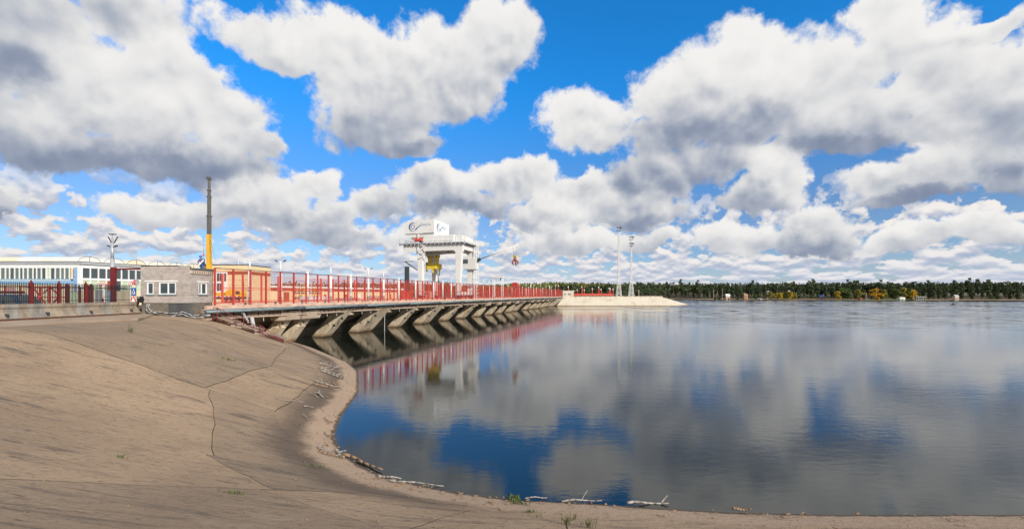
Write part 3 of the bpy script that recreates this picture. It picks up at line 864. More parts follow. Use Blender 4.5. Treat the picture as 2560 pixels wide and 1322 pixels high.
for (u, v) in rail_px:
    yy = 37.7 + (u - 533) / 176 * 1.3; g = on_bank((u - CX) / F * yy, yy); depth.append(g)
tops = [Vector((g.x, g.y, (HOR - v) / F * g.y)) for g, (u, v) in zip(depth, rail_px)]
for k in (0, .38, .7):
    MB().tube([t - Vector((0, 0, (t.z - g.z) * k)) for t, g in zip(tops, depth)], .03, 6).build('handrail', M['maroon'], st)
for t, g in zip(tops, depth): MB().cyl(t, g - Vector((0, 0, .1)), .035, n=6).build('baluster', M['maroon'], st)
# grey drain pipe slanting out under the deck and white gauge posts
a = px(605, 777, 41.0); b = on_bank(-23.0, 39.4); b.z += .1
MB().cyl(a, b + Vector((-.6, 0, .9)), .09, n=8).cyl(b + Vector((-.35, .1, 1.3)), b - Vector((0, 0, .2)), .16, n=8).build('outlet_pipe', M['cable'], damroot)
for (u, v) in ((632, 831), (650, 836)):
    g = on_bank(-22.9 + (u - 632) * .037, 38.9)
    t_ = thing('gauge_post', g, 'white and black ringed post by the stair landing, %s the drain pipe' % ('next to' if u < 640 else 'farther from'), 'post', 'ringed posts by the stairs')
    for k in range(7):
        MB().cyl(g + Vector((0, 0, k * .12)), g + Vector((0, 0, (k + 1) * .12)), .04, n=6).build('ring', M['white'] if k % 2 else M['steel_dark'], t_)

# ------------------------------------------------------------------ the far abutment
ab = thing('abutment', (50, 212, -1), 'pale concrete faced embankment with sloping point at the end of the dam', 'embankment')
f0, f1, tip = Vector((20.5, 204.5, WZ - .2)), Vector((76.4, 205.5, WZ - .2)), Vector((93.2, 229.5, WZ - .2))
t0, t1 = Vector((24.5, 211.5, -1.55)), Vector((72.6, 212.0, -1.45))
tb, fb0 = Vector((72.0, 232, -1.5)), Vector((24, 232, -1.5))
core = MB()
core.add([f0, f1, tip, t0, t1, tb, fb0, Vector((60, 246, WZ - .2)), Vector((20, 246, WZ - .2))],
         [(0, 1, 4, 3), (1, 2, 4), (2, 5, 4), (2, 7, 5), (7, 8, 6, 5), (3, 4, 5, 6), (0, 3, 6, 8)])
core.build('body', M['concrete_pale'], ab)
npan = 15
down = 2
for i in range(npan):
    for j in range(down):
        u0, u1 = i / npan, (i + 1) / npan; v0, v1 = j / down, (j + 1) / down
        sk = .06
        P_ = lambda u, v: (f0.lerp(f1, min(u + (1 - v) * sk * 0, 1))).lerp(t0.lerp(t1, u), v)
        g = .004
        nrm = Vector((0, -.55, .83))
        q = [P_(u0 + g, v0 + g * 4), P_(u1 - g, v0 + g * 4), P_(u1 - g, v1 - g * 4), P_(u0 + g, v1 - g * 4)]
        lift = .05 + .05 * random.random()
        MB().prism([p + nrm * .0 for p in q], nrm * lift).build('slab', M['concrete_pale'], ab)
for i in range(4):
    a_, b_ = f1.lerp(tip, i / 4 + .01), f1.lerp(tip, (i + 1) / 4 - .01)
    n_ = (tip - f1).cross(t1 - f1).normalized()
    if n_.z < 0: n_ = -n_
    MB().prism([a_, b_, t1.lerp(b_, .03), t1.lerp(a_, .03)], n_ * .07).build('slab', M['concrete_pale'], ab)
cop = MB().prism([t0 + Vector((-.5, 0, 0)), t1, t1 + Vector((0, 1.2, 0)), t0 + Vector((-.5, 1.2, 0))], (0, 0, .62)).build('parapet', M['concrete_pale'], ab)
for i in range(20):
    p = t0.lerp(t1, (i + .5) / 20)
    MB().box(p + Vector((0, -.02, .08)), (.35, .08, .22)).build('weep_hole', M['steel_dark'], cop)
# end wall where the deck meets it
MB().prism([dam(SEND - 12, TO - 1.8, -7), dam(SEND - 12, TO + .4, -7), dam(SEND - 12, 0.1, DZ - .9), dam(SEND - 12, TO - 1.8, DZ - .9)], DV * 13).build('end_wall', M['concrete_pale'], ab)

# ------------------------------------------------------------------ gantry crane on the dam
CS = (98.0 - 38.2) / .961 - .9                  # along-dam position of the front frame
CR = thing('gantry_crane', dam(CS + 3.5, -7.7, DZ), 'white gantry crane with blue emblem on its machine house standing on the dam', 'crane')
def cw(w, t, z): return dam(CS + t, -3.0 - w, z)   # w: metres landwards from the water-side legs, t: along the dam
def cbox(w0, w1, t0, t1, z0, z1):
    return MB().hexa([cw(w0, t0, z0), cw(w1, t0, z0), cw(w1, t1, z0), cw(w0, t1, z0), cw(w0, t0, z1), cw(w1, t0, z1), cw(w1, t1, z1), cw(w0, t1, z1)])
CWH = M['crane_white']
def leg(w, t, wt, wb, z0=DZ + .9, z1=9.6, lean=0.0):
    tt, tb_ = wt / 2, wb / 2
    return MB().hexa([cw(w + lean - tb_, t - .5, z0), cw(w + lean + tb_, t - .5, z0), cw(w + lean + tb_, t + .5, z0), cw(w + lean - tb_, t + .5, z0),
                      cw(w - tt, t - .5, z1), cw(w + tt, t - .5, z1), cw(w + tt, t + .5, z1), cw(w - tt, t + .5, z1)])
for t in (0.0, 7.0):
    for w in (0.0, 9.5):
        l = leg(w, t, 1.55 if w == 0 else 1.3, .85, lean=.25 if w == 0 else -.2).build('leg', CWH, CR, bevel=.04)
        MB().bar(cw(w, t - 1.1, DZ + .75), cw(w, t + 1.1, DZ + .75), .55, .5).build('bogie', M['steel_dark'], l)
        for q in (-.7, .7): MB().cyl(cw(w - .18, t + q, DZ + .33), cw(w + .18, t + q, DZ + .33), .30, n=14).build('wheel', M['steel_dark'], l)
# sill beams along the rails, main girders across
for w in (0.0, 9.5): cbox(w - .35, w + .35, .5, 6.5, DZ + 1.0, DZ + 1.8).build('sill_beam', CWH, CR, bevel=.03)
for t in (0.0, 7.0):
    g = MB().prism([cw(-.95, t - .45, 11.4), cw(-.95, t - .45, 9.5), cw(.5, t - .45, 9.2), cw(1.3, t - .45, 9.85), cw(8.5, t - .45, 9.8), cw(10.3, t - .45, 9.3), cw(13.7, t - .45, 10.0), cw(13.7, t - .45, 11.4)], DV * .9)
    g.build('main_girder', CWH, CR, bevel=.03)
for w in (-.4, 6.5, 13.2): cbox(w - .3, w + .3, .5, 6.5, 10.1, 11.3).build('cross_beam', CWH, CR)
# walkway platform overhanging all round: its shadow falls on the girders
cbox(-1.7, 14.5, -1.15, 8.2, 11.45, 11.62).build('platform', M['galv'], CR)
for i in range(17):
    w = -1.5 + i * 1.0
    cbox(w - .04, w + .04, -1.1, -.47, 11.2, 11.44).build('platform_bracket', CWH, CR)
def railing(name, pts, h=1.05, step=1.2):
    r = None
    for k in (.5, 1.0):
        o = MB().tube([p + Vector((0, 0, h * k)) for p in pts], .035, 5).build(name, CWH, CR)
        r = r or o
    for a, b in zip(pts[:-1], pts[1:]):
        n = max(1, int((b - a).length / step))
        for i in range(n + 1):
            p = a.lerp(b, i / n)
            MB().cyl(p, p + Vector((0, 0, h)), .03, n=5).build('railing_post', CWH, r)
railing('railing', [cw(14.4, 8.1, 11.62), cw(14.4, -1.1, 11.62), cw(10.6, -1.1, 11.62)])
railing('railing', [cw(8.4, -1.1, 11.62), cw(-1.6, -1.1, 11.62), cw(-1.6, 8.1, 11.62)])
# low parapet house and trolley base on the platform
cbox(1.2, 8.7, -.35, 7.2, 11.64, 13.35).build('trolley_body', CWH, CR, bevel=.04)
cbox(-.6, 1.1, .2, 7.0, 11.64, 13.25).build('trolley_end', CWH, CR, bevel=.04)
# machine house, chamfered towards the land side, on a tapering neck
hz0, hz1 = 13.9, 17.0
hs = MB().prism([cw(6.0, -.3, hz0), cw(13.5, -.3, hz0), cw(13.5, -.3, hz1 - .55), cw(10.4, -.3, hz1), cw(6.0, -.3, hz1 - .05)], DV * 8.1).build('machine_house', CWH, CR)
MB().prism([cw(8.8, -.1, 12.2), cw(11.0, -.1, 12.2), cw(13.45, -.1, hz0 - .03), cw(6.1, -.1, hz0 - .03), cw(6.1, -.1, 13.4), cw(8.8, -.1, 13.4)], DV * 7.4).build('house_neck', CWH, CR)
MB().prism([cw(9.0, -.13, 12.15), cw(10.7, -.13, 12.15), cw(12.0, -.13, 13.0), cw(9.0, -.13, 13.0)], DV * .06).build('winch_opening', M['black'], CR)
for w in (9.45, 10.55): MB().cyl(cw(w - .42, -.25, 12.45), cw(w + .42, -.25, 12.45), .42, n=12).build('winch_drum', M['red_bright'], CR)
MB().bar(cw(10.05, -.32, 11.64), cw(10.05, -.32, 13.85), .14).build('prop', CWH, CR)
MB().tube([cw(6.0, -.36, 13.95), cw(8.9, -.36, 13.95), cw(9.2, -.36, 13.4)], .06, 5).build('cable_tray', M['galv'], CR)

# emblem: swoosh ring, turbine wheel and lettering (flat print on both faces)
def emblem(origin, ex, out, sc, squeeze=1.0):
    """origin: centre of the wheel; ex: reading direction; out: face normal"""
    ez = Vector((0, 0, 1))
    P_ = lambda x, y, k=.02: origin + ex * (x * sc * squeeze) + ez * (y * sc) + out * k
    base = None
    n = 40                                       # ring that thickens downwards and runs out to the upper right
    m = MB(); outer, inner = [], []
    for i in range(n + 1):
        f = i / n
        th = R(52) + f * R(250)
        wd_ = .06 + .36 * math.sin(min(f * 1.12, 1) * math.pi) ** 1.3
        outer.append((1.22 * math.cos(th) * 1.0, 1.22 * math.sin(th))); inner.append(((1.22 - wd_) * math.cos(th), (1.22 - wd_) * math.sin(th)))
    tail_o = [(.95, -.92), (1.35, -.55), (1.75, -.12), (2.35, .16)]
    tail_i = [(.75, -.72), (1.15, -.30), (1.62, .05), (2.35, .18)]
    outer += tail_o; inner += tail_i
    vs = [P_(*q) for q in outer] + [P_(*q) for q in inner]; k = len(outer)
    m.add(vs, [(i, i + 1, k + i + 1, k + i) for i in range(k - 1)])
    m.build('emblem_ring', M['logo_blue'], hs)
    m = MB()
    to = [(.9, -1.12), (1.45, -.72), (1.9, -.22), (2.5, .12)]; ti = [(1.0, -1.0), (1.47, -.6), (1.9, -.14), (2.5, .16)]
    m.add([P_(*q) for q in to] + [P_(*q) for q in ti], [(i, i + 1, 5 + i, 4 + i) for i in range(3)])
    m.build('emblem_wave', M['logo_light'], hs)
    m = MB()
    for i in range(14):
        a0, a1 = 2 * math.pi * i / 14, 2 * math.pi * (i + .55) / 14
        m.add([P_(.40 * math.cos(a0), .40 * math.sin(a0)), P_(.66 * math.cos(a0), .66 * math.sin(a0)), P_(.66 * math.cos(a1), .66 * math.sin(a1)), P_(.40 * math.cos(a1), .40 * math.sin(a1))], [(0, 1, 2, 3)])
    tag(m.build('emblem_wheel', M['logo_blue'], hs), kind='stuff')
    for (txt, x, y, size, mt) in (('Шульбі ГЭС', 2.25, .62, .52, 'logo_light'), ('Шульбинская ГЭС', 1.9, .22, .42, 'logo_blue')):
        cu = bpy.data.curves.new('lettering', 'FONT'); cu.body = txt; cu.size = size * sc; cu.extrude = .004
        ob = bpy.data.objects.new('lettering', cu)
        M4 = Matrix((ex * squeeze, ez, out)).transposed().to_4x4(); M4.translation = P_(x, y)
        me = bpy.data.meshes.new_from_object(ob); me.transform(M4); bpy.data.objects.remove(ob); bpy.data.curves.remove(cu)
        me.name = 'lettering'; me.materials.clear(); me.materials.append(M[mt])
        tag(link('lettering', me, hs), kind='stuff')
emblem(cw(11.4, -.3, 15.45), NV, -DV, .82)
emblem(cw(6.0, 1.9, 15.3), DV, NV, .80, .95)

# outrigger on the landward end: cable chain column hanging from a small platform
cbox(11.6, 14.0, -.6, .6, 7.55, 7.68).build('cable_platform', M['galv'], CR)
MB().bar(cw(13.4, 0, 7.5), cw(10.4, 0, 5.6), .2).build('platform_strut', M['steel_dark'], CR)
cbox(12.6, 13.5, -.3, .3, DZ + .2, 6.4).build('cable_chain', M['steel_dark'], CR)
cbox(9.0, 9.45, 7.8, 8.2, DZ + .2, 5.0).build('cable_chain', M['steel_dark'], CR)
# stair tower on the front left leg
for k in range(4):
    z = 8.2 + k * .85
    MB().bar(cw(9.6 - (k % 2) * 1.6, -.9, z), cw(8.0 + (k % 2) * 1.6, -.9, z + .85), .09, .3).build('stair_flight', CWH, CR)
for w in (8.0, 9.6): MB().bar(cw(w, -.9, 8.2), cw(w, -.9, 11.4), .08).build('stair_post', CWH, CR)
for (z0, z1) in ((9.15, 9.05),): MB().bar(cw(8.0, -.8, 8.7), cw(2.8, -.8, 9.1), .16, .22).build('side_jib', M['boom_grey'], CR)
# yellow hoist blocks and lifting beam between the legs
YP = M['yellow_pale']
for w in (9.0, 7.1):
    MB().cyl(cw(w, 3.1, 8.95), cw(w, 3.9, 8.95), .58, n=16).build('hoist_sheave', YP, CR)
    MB().hexa([cw(w - .26, 3.15, 7.2), cw(w + .26, 3.15, 7.2), cw(w + .26, 3.85, 7.2), cw(w - .26, 3.85, 7.2), cw(w - .44, 3.15, 8.8), cw(w + .44, 3.15, 8.8), cw(w + .44, 3.85, 8.8), cw(w - .44, 3.85, 8.8)]).build('hoist_block', YP, CR, bevel=.06)
    MB().cyl(cw(w, 3.0, 8.95), cw(w, 4.0, 8.95), .2, n=10).build('sheave_pin', M['steel_dark'], CR)
    for q in (-.3, .3): MB().cyl(cw(w + q, 3.5, 9.3), cw(w + q, 3.5, 11.3), .025, n=4).build('hoist_rope', M['steel_dark'], CR)
MB().prism([cw(9.7, 3.1, 6.0), cw(6.1, 3.1, 5.9), cw(6.0, 3.1, 7.0), cw(6.5, 3.1, 7.25), cw(9.2, 3.1, 7.3), cw(9.7, 3.1, 7.5)], DV * .7).build('lifting_beam', YP, CR, bevel=.05)
MB().prism([cw(9.75, 3.0, 5.4), cw(9.35, 3.0, 5.4), cw(9.35, 3.0, 7.6), cw(9.75, 3.0, 7.6)], DV * .2).build('guide_shoe', YP, CR)
for i in range(4):
    MB().prism([cw(9.74, 2.97, 5.55 + i * .5), cw(9.36, 2.97, 5.75 + i * .5), cw(9.36, 2.97, 5.98 + i * .5), cw(9.74, 2.97, 5.78 + i * .5)], DV * .02).build('hazard_stripe', M['black'], CR)
MB().prism([cw(7.7, 3.05, 7.2), cw(7.4, 3.05, 6.1), cw(7.15, 3.05, 6.1), cw(7.35, 3.05, 7.2)], DV * .04).build('beam_rib', YP, CR)
for w in (8.2, 6.5):
    MB().cyl(cw(w, 3.45, 5.95), cw(w, 3.45, 5.0), .3, .1, n=10).build('hook_head', YP, CR)
    MB().cyl(cw(w, 3.45, 5.0), cw(w, 3.45, 4.4), .1, n=6).build('hook', M['steel_dark'], CR)
# slewing cabin and jib on the water-side rear leg
cab = MB().prism([cw(-1.6, 6.1, 6.0), cw(1.3, 6.1, 6.0), cw(1.9, 6.1, 6.9), cw(1.9, 6.1, 8.6), cw(-1.6, 6.1, 8.6)], DV * 1.7).build('operator_cabin', CWH, CR, bevel=.05)
MB().prism([cw(.4, 6.06, 7.3), cw(1.85, 6.06, 7.3), cw(1.85, 6.06, 8.3), cw(.4, 6.06, 8.3)], DV * .03).build('cabin_window', M['glass'], cab)
cbox(-1.7, 1.2, 5.9, 8.0, 5.82, 5.98).build('cabin_floor', M['galv'], CR)
for z in (2.2,): cbox(-.8, .75, 6.0, 6.5, z - .3, z + .15).build('leg_platform', M['galv'], CR)
# lattice stair tower next to the rear leg
for (w, t) in ((-1.75, 6.2), (-1.15, 6.2), (-1.75, 7.6), (-1.15, 7.6)): MB().bar(cw(w, t, DZ), cw(w, t, 12.4), .09).build('stair_tower_post', CWH, CR)
lat = MB()
for k in range(15):
    z = DZ + k * .9
    lat.bar(cw(-1.75, 6.2, z), cw(-1.15, 6.2, z + .9), .06).bar(cw(-1.75, 7.6, z), cw(-1.15, 7.6, z + .9), .06).bar(cw(-1.75, 6.2, z), cw(-1.75, 7.6, z + .9), .06).bar(cw(-1.75, 6.2, z), cw(-1.15, 6.2, z), .05)
tag(lat.build('stair_tower_lattice', CWH, CR), kind='stuff')
j0, j1 = cw(-2.0, 6.9, 8.25), cw(-11.6, 6.9, 11.35)
jb = MB(); d_ = (j1 - j0)
jb.cyl(j0, j1, .15, .11, n=10).build('jib', CWH, CR, smooth=True)
MB().cyl(cw(-2.4, 6.9, 8.35), cw(-1.7, 6.9, 8.05), .42, n=12).build('jib_foot', M['steel_dark'], CR)
MB().cyl(cw(-1.6, 6.9, 11.25), cw(-11.4, 6.9, 11.42), .05, n=6).build('jib_tie', CWH, CR)
MB().bar(cw(-.9, 6.9, 11.2), cw(-1.8, 6.9, 11.4), .35).build('tie_bracket', CWH, CR)
for q in (-.42, .42): MB().cyl(cw(-10.9 + q, 6.9, 11.2), cw(-10.9 + q * .6, 6.9, 9.0), .02, n=4).build('grab_rope', M['steel_dark'], CR)
gr = thing('grab_bucket', cw(-10.9, 6.9, 7.0), 'red clamshell grab hanging under a striped block from the crane jib', 'grab')
MB().hexa([cw(-11.3, 6.6, 8.5), cw(-10.5, 6.6, 8.5), cw(-10.5, 7.2, 8.5), cw(-11.3, 7.2, 8.5), cw(-11.3, 6.6, 9.0), cw(-10.5, 6.6, 9.0), cw(-10.5, 7.2, 9.0), cw(-11.3, 7.2, 9.0)]).build('hook_block', M['yellow_pale'], gr)
for q in (-.25, .1): MB().prism([cw(-10.9 + q - .12, 6.57, 8.52), cw(-10.9 + q + .03, 6.57, 8.52), cw(-10.9 + q + .2, 6.57, 8.98), cw(-10.9 + q + .05, 6.57, 8.98)], DV * .02).build('hazard_stripe', M['black'], gr)
MB().ball(cw(-10.9, 6.9, 8.05), (.42, .42, .42)).build('grab_head', M['redbrown'], gr, smooth=True)
for k in range(5):
    th = 2 * math.pi * k / 5 + .3
    e = NV * math.cos(th) + DV * math.sin(th)
    c = cw(-10.9, 6.9, 0)
    MB().tube([c + e * .25 + Vector((0, 0, 7.95)), c + e * .72 + Vector((0, 0, 7.55)), c + e * .66 + Vector((0, 0, 7.1)), c + e * .22 + Vector((0, 0, 6.75))], [.12, .17, .15, .04], 7).build('grab_claw', M['redbrown'], gr, smooth=True)

# ------------------------------------------------------------------ small white portal, lattice tower and red gear farther along
def portal(u, label):
    s = ((F0.y + 0) * 0 + (128.0 - 38.2) / .961)
    root = thing('white_portal', dam(s, -4.5, DZ), label, 'portal')
    for a in (-3.0, -5.6):
        for q in (-.25, .25):
            MB().bar(dam(s + q, a - .25, DZ), dam(s + q, a - .25, 4.9), .12).build('post', CWH, root)
            MB().bar(dam(s + q, a + .25, DZ), dam(s + q, a + .25, 4.9), .12).build('post', CWH, root)
        l = MB()
        for k in range(9): l.bar(dam(s - .25, a - .25 + (k % 2) * .5, DZ + k * .66), dam(s - .25, a + .25 - (k % 2) * .5, DZ + (k + 1) * .66), .06)
        tag(l.build('lattice', CWH, root), kind='stuff')
    MB().hexa([dam(s - .4, -6.0, 4.9), dam(s - .4, -2.6, 4.9), dam(s + .4, -2.6, 4.9), dam(s + .4, -6.0, 4.9), dam(s - .4, -6.0, 5.3), dam(s - .4, -2.6, 5.3), dam(s + .4, -2.6, 5.3), dam(s + .4, -6.0, 5.3)]).build('top_beam', CWH, root)
    MB().bar(dam(s, -5.8, 5.9), dam(s, -2.8, 5.9), .06).build('top_rail', CWH, root)
    for a in (-5.8, -4.3, -2.8): MB().bar(dam(s, a, 5.3), dam(s, a, 5.9), .06).build('rail_post', CWH, root)
    MB().bar(dam(s, -3.5, 4.85), dam(s, -3.5, 4.1), .45, .4).build('hoist', M['steel_dark'], root)
portal(1255, 'slim white lattice portal frame standing on the dam beyond the gantry crane')
s = (118.0 - 38.2) / .961
lt = thing('lattice_tower', dam(s, -8.0, DZ), 'white lattice tower rising just behind the water-side legs of the gantry crane', 'tower')
for (q, w) in ((0, 0), (0, .9), (.9, 0), (.9, .9)): MB().bar(dam(s + q, -7.6 - w, DZ), dam(s + q, -7.6 - w, 6.8), .12).build('post', CWH, lt)
l = MB()
for k in range(9): l.bar(dam(s, -7.6 - (k % 2) * .9, DZ + k * .88), dam(s, -8.5 + (k % 2) * .9, DZ + (k + 1) * .88), .08).bar(dam(s, -7.6, DZ + k * .88), dam(s, -8.5, DZ + k * .88), .07)
tag(l.build('lattice', CWH, lt), kind='stuff')
s = (140.0 - 38.2) / .961
rg = thing('gate_hoist', dam(s, -3.0, DZ), 'red gate hoist machine showing above the fence near the portal frame', 'hoist')
cb = lambda s0, s1, a0, a1, z0, z1: MB().hexa([dam(s0, a0, z0), dam(s0, a1, z0), dam(s1, a1, z0), dam(s1, a0, z0), dam(s0, a0, z1), dam(s0, a1, z1), dam(s1, a1, z1), dam(s1, a0, z1)])
for a in (-3.6, -2.4): cb(s, s + .3, a, a + .25, DZ, 2.4).build('leg', M['red'], rg); cb(s + 3, s + 3.3, a, a + .25, DZ, 2.4).build('leg', M['red'], rg)
cb(s - .2, s + 3.5, -3.9, -1.9, 2.4, 3.0).build('frame', M['red'], rg)
cb(s, s + 3.2, -3.7, -2.1, 3.05, 3.5).build('drum_cover', M['red'], rg)
cb(s + .3, s + 1.3, -3.6, -2.2, 3.5, 3.85).build('motor_cover', M['red'], rg)

# ------------------------------------------------------------------ wave wall along the crest of the bank
ww = thing('wave_wall', (-30.6, 20, -1.6), 'curved concrete wave wall of short blocks with a rusty rail at its foot', 'wall')
prof = [(-.95, -1.75), (.12, -1.75), (.12, -1.60), (-.10, -1.50), (-.27, -1.34), (-.36, -1.12), (-.37, -.92), (-.30, -.80), (-.30, -.60), (-.95, -.60)]
yjs = [12.0, 13.2, 14.4, 15.6, 16.8, 18, 19.2, 20.2, 21.2, 22.2, 23.2, 24.2, 25.2, 26.0, 26.8, 27.6, 28.2, 29.2, 30.0, 30.6, 31.25, 32.2, 33.2, 33.9, 34.7, 35.6, 36.5]
for i in range(len(yjs) - 1):
    j = random.uniform(-.015, .015)
    y0, y1 = yjs[i] + .014, yjs[i + 1] - .014
    MB().prism([(-30.6 + x + j, y0, z) for x, z in prof], (0, y1 - y0, 0)).build('wall_block', M['wave_wall_grey'] if i % 4 in (0, 2) and random.random() < .7 else M['wave_wall'], ww, bevel=.012)
for (y, z) in ((26.85, -1.3), (29.22, -1.28), (32.22, -1.3), (35.62, -1.3)):
    MB().box((-30.86, y, z), (.3, .05, .24)).build('broken_joint', M['steel_dark'], ww)
MB().bb((-30.48, 12, -1.6), (-30.36, 36.0, -1.48)).build('foot_rail', M['rust'], ww)

# ------------------------------------------------------------------ picket fence on the wave wall
fx = -31.15
pf = thing('picket_fence', (fx, 26, -.6), 'black picket fence with pointed dark red posts on top of the wave wall', 'fence')
pk = MB().bb((-.016, -.016, 0), (.016, .016, 1.36)).add([(-.011, -.011, 1.36), (.011, -.011, 1.36), (.011, .011, 1.36), (-.011, .011, 1.36), (0, 0, 1.43)], [(0, 1, 4), (1, 2, 4), (2, 3, 4), (3, 0, 4)]).mesh('picket', M['black'])
posts_y = [24.8, 26.45, 28.5, 30.25, 32.15]
y = 23.0
while y < 35.9:
    if min(abs(y - q) for q in posts_y + [33.55]) > .1: part_at('picket', pk, pf, Vector((fx, y, -.62)) - pf.location)
    y += .105
for q in posts_y:
    w = .08
    MB().bb((fx - w, q - w, -.6), (fx + w, q + w, .72)).add([(fx - w, q - w, .72), (fx + w, q - w, .72), (fx + w, q + w, .72), (fx - w, q + w, .72), (fx, q, .98)], [(0, 1, 4), (1, 2, 4), (2, 3, 4), (3, 0, 4)]).build('post', M['maroon'], pf)
for z in (.45, -.42): MB().bb((fx - .02, 23, z - .02), (fx + .02, 36.0, z + .02)).build('rail', M['black'], pf)
pts = [Vector((fx + .05, 23 + i * .5, .50 + .05 * math.sin(i * .9))) for i in range(26)]
MB().tube(pts, .022, 5).build('fence_cable', M['black'], pf)

def bx3(name, a, b, m, parent, bevel=0): return MB().bb(a, b).build(name, m, parent, bevel=bevel)

# tall red portal column with a ladder
rc = thing('gate_column', (-34.2, 37.6, yz), 'tall dark red steel column standing behind the picket fence by the street lamp', 'column')
p = px(285, 668, 37.6); 
bx3('shaft', (p.x - .17, 37.4, yz), (p.x + .17, 37.7, p.z), M['maroon'], rc, .02)
bx3('side_plate', (p.x - .95, 37.5, yz), (p.x - .86, 37.6, -.3), M['maroon'], rc)
for k in range(7): bx3('rung', (p.x - .9, 37.5, -2 + k * .3), (p.x - .17, 37.56, -1.96 + k * .3), M['maroon'], rc)
bx3('cross_beam', (p.x + .17, 37.5, p.z - .22), (p.x + 3.2, 37.7, p.z - .08), M['maroon'], rc)
# slim red gate posts
for (u, v, w, lab) in ((168, 712, .10, 'dark red gate post with a bracket, nearest the red lattice gate'), (227, 713, .10, 'dark red gate post with a slanting stay, between picket posts'), (199, 717, .05, 'thin leaning dark red post beside the grey cabinet')):
    q = px(u, v, 36.2)
    g = thing('gate_post', (q.x, q.y, yz), lab, 'post', 'red gate posts')
    bx3('shaft', (q.x - w, q.y - w, yz), (q.x + w, q.y + w, q.z), M['maroon'], g)
    bx3('cap', (q.x - w * .6, q.y - w * .6, q.z), (q.x + w * .6, q.y + w * .6, q.z + .12), M['maroon'], g)
    if u > 200: MB().bar((q.x - .75, q.y, -1.6), (q.x - .1, q.y, -.35), .12).build('stay', M['maroon'], g)
# red lattice gate with a round stop sign
gt = thing('lattice_gate', px(125, 757, 39), 'red steel lattice gate with crossed braces seen through the picket fence', 'gate')
y = 39.0
def gp(u, v): return px(u, v, y)
for (a, b, w) in (((84, 717), (165, 717), .10), ((84, 743), (165, 743), .10), ((101, 717), (101, 758), .12), ((123, 714), (123, 758), .16), ((145, 717), (145, 758), .12), ((82, 718), (101, 741), .09), ((101, 744), (115, 760), .09), ((92, 760), (101, 745), .09), ((123, 716), (145, 735), .09), ((123, 720), (108, 733), .09), ((145, 744), (132, 758), .09), ((145, 724), (165, 716), .09)):
    MB().bar(gp(*a), gp(*b), w).build('gate_bar', M['red'], gt)
def disc(c, r, n, m, name, parent, th=.03, rot=0.0):
    return MB().prism([c + Vector((r * math.cos(2 * math.pi * i / n + rot), 0, r * math.sin(2 * math.pi * i / n + rot))) for i in range(n)], (0, th, 0)).build(name, m, parent)
def word(txt, c, size, m, parent, name='lettering'):
    cu = bpy.data.curves.new(name, 'FONT'); cu.body = txt; cu.size = size; cu.align_x = 'CENTER'; cu.align_y = 'CENTER'; cu.extrude = .002
    ob = bpy.data.objects.new(name, cu); me = bpy.data.meshes.new_from_object(ob)
    me.transform(Matrix.Translation(c) @ Matrix.Rotation(R(90), 4, 'X')); bpy.data.objects.remove(ob); bpy.data.curves.remove(cu)
    me.name = name; me.materials.clear(); me.materials.append(m)
    return tag(link(name, me, parent), kind='stuff')
rs = thing('stop_sign', gp(101, 742), 'round red stop sign fixed to the crossing of the lattice gate', 'sign')
disc(gp(101, 742) - Vector((0, .12, 0)), .19, 20, M['sign_red'], 'plate', rs)
word('СТОП', gp(101, 742) - Vector((0, .13, 0)), .12, M['white_clean'], rs)

# signs on posts behind the fence
def roundsign(u, v, Y, lab, mark):
    c = px(u, v, Y)
    t_ = thing('road_sign', (c.x, c.y, yz), lab, 'sign', 'round road signs behind the picket fence')
    disc(c, .19, 22, M['sign_red'], 'rim', t_)
    disc(c - Vector((0, .008, 0)), .145, 22, M['white_clean'], 'face', t_, .01)
    for (x0, z0, x1, z1) in mark: MB().bb((c.x + x0 * .5, c.y - .02, c.z + z0 * .5), (c.x + x1 * .5, c.y - .01, c.z + z1 * .5)).build('symbol', M['black'], t_)
    MB().cyl((c.x, c.y + .06, yz), (c.x, c.y + .06, c.z), .035, n=8).build('pole', M['galv'], t_)
sy = [(-.13, -.12, -.03, .12), (.03, -.12, .13, .12)]
roundsign(248.5, 711, 38.4, 'round red-rimmed road sign, the one farther from the lamp post', sy)
roundsign(260.5, 711, 38.4, 'round red-rimmed road sign, the one next to the lamp post', [(-.16, -.04, .16, .08), (-.1, -.14, .0, -.02)])
roundsign(326, 709, 38.0, 'round red-rimmed road sign next to the red octagon sign', [(-.03, -.2, .03, .2), (-.1, -.08, .1, .0)])
c = px(338.5, 706, 37.8)
so = thing('stop_sign', (c.x, c.y, yz), 'red octagonal stop sign half hidden behind the brick booth', 'sign')
disc(c, .25, 8, M['sign_red'], 'plate', so, rot=R(22.5)); word('СТОП', c - Vector((0, .02, 0)), .16, M['white_clean'], so)
MB().cyl((c.x, c.y + .06, yz), (c.x, c.y + .06, c.z), .035, n=8).build('pole', M['galv'], so)
bx3('grey_plate', (c.x + .06, c.y - .06, c.z - .24), (c.x + .33, c.y - .035, c.z + .3), M['galv'], so)
c = px(334, 729, 37.2)
pc_ = thing('crossing_sign', (c.x, c.y, yz), 'square blue pedestrian crossing sign beside the brick booth', 'sign')
MB().bb((c.x - .19, c.y, c.z - .33), (c.x + .19, c.y + .03, c.z + .33)).build('plate', M['sign_blue'], pc_)
MB().prism([(c.x - .15, c.y - .01, c.z - .2), (c.x + .15, c.y - .01, c.z - .2), (c.x, c.y - .01, c.z + .26)], (0, .008, 0)).build('triangle', M['white_clean'], pc_)
MB().bar((c.x + .01, c.y - .02, c.z + .1), (c.x, c.y - .02, c.z - .04), .05).bar((c.x, c.y - .02, c.z - .04), (c.x + .06, c.y - .02, c.z - .16), .03).bar((c.x, c.y - .02, c.z - .04), (c.x - .06, c.y - .02, c.z - .16), .03).build('walking_figure', M['black'], pc_)
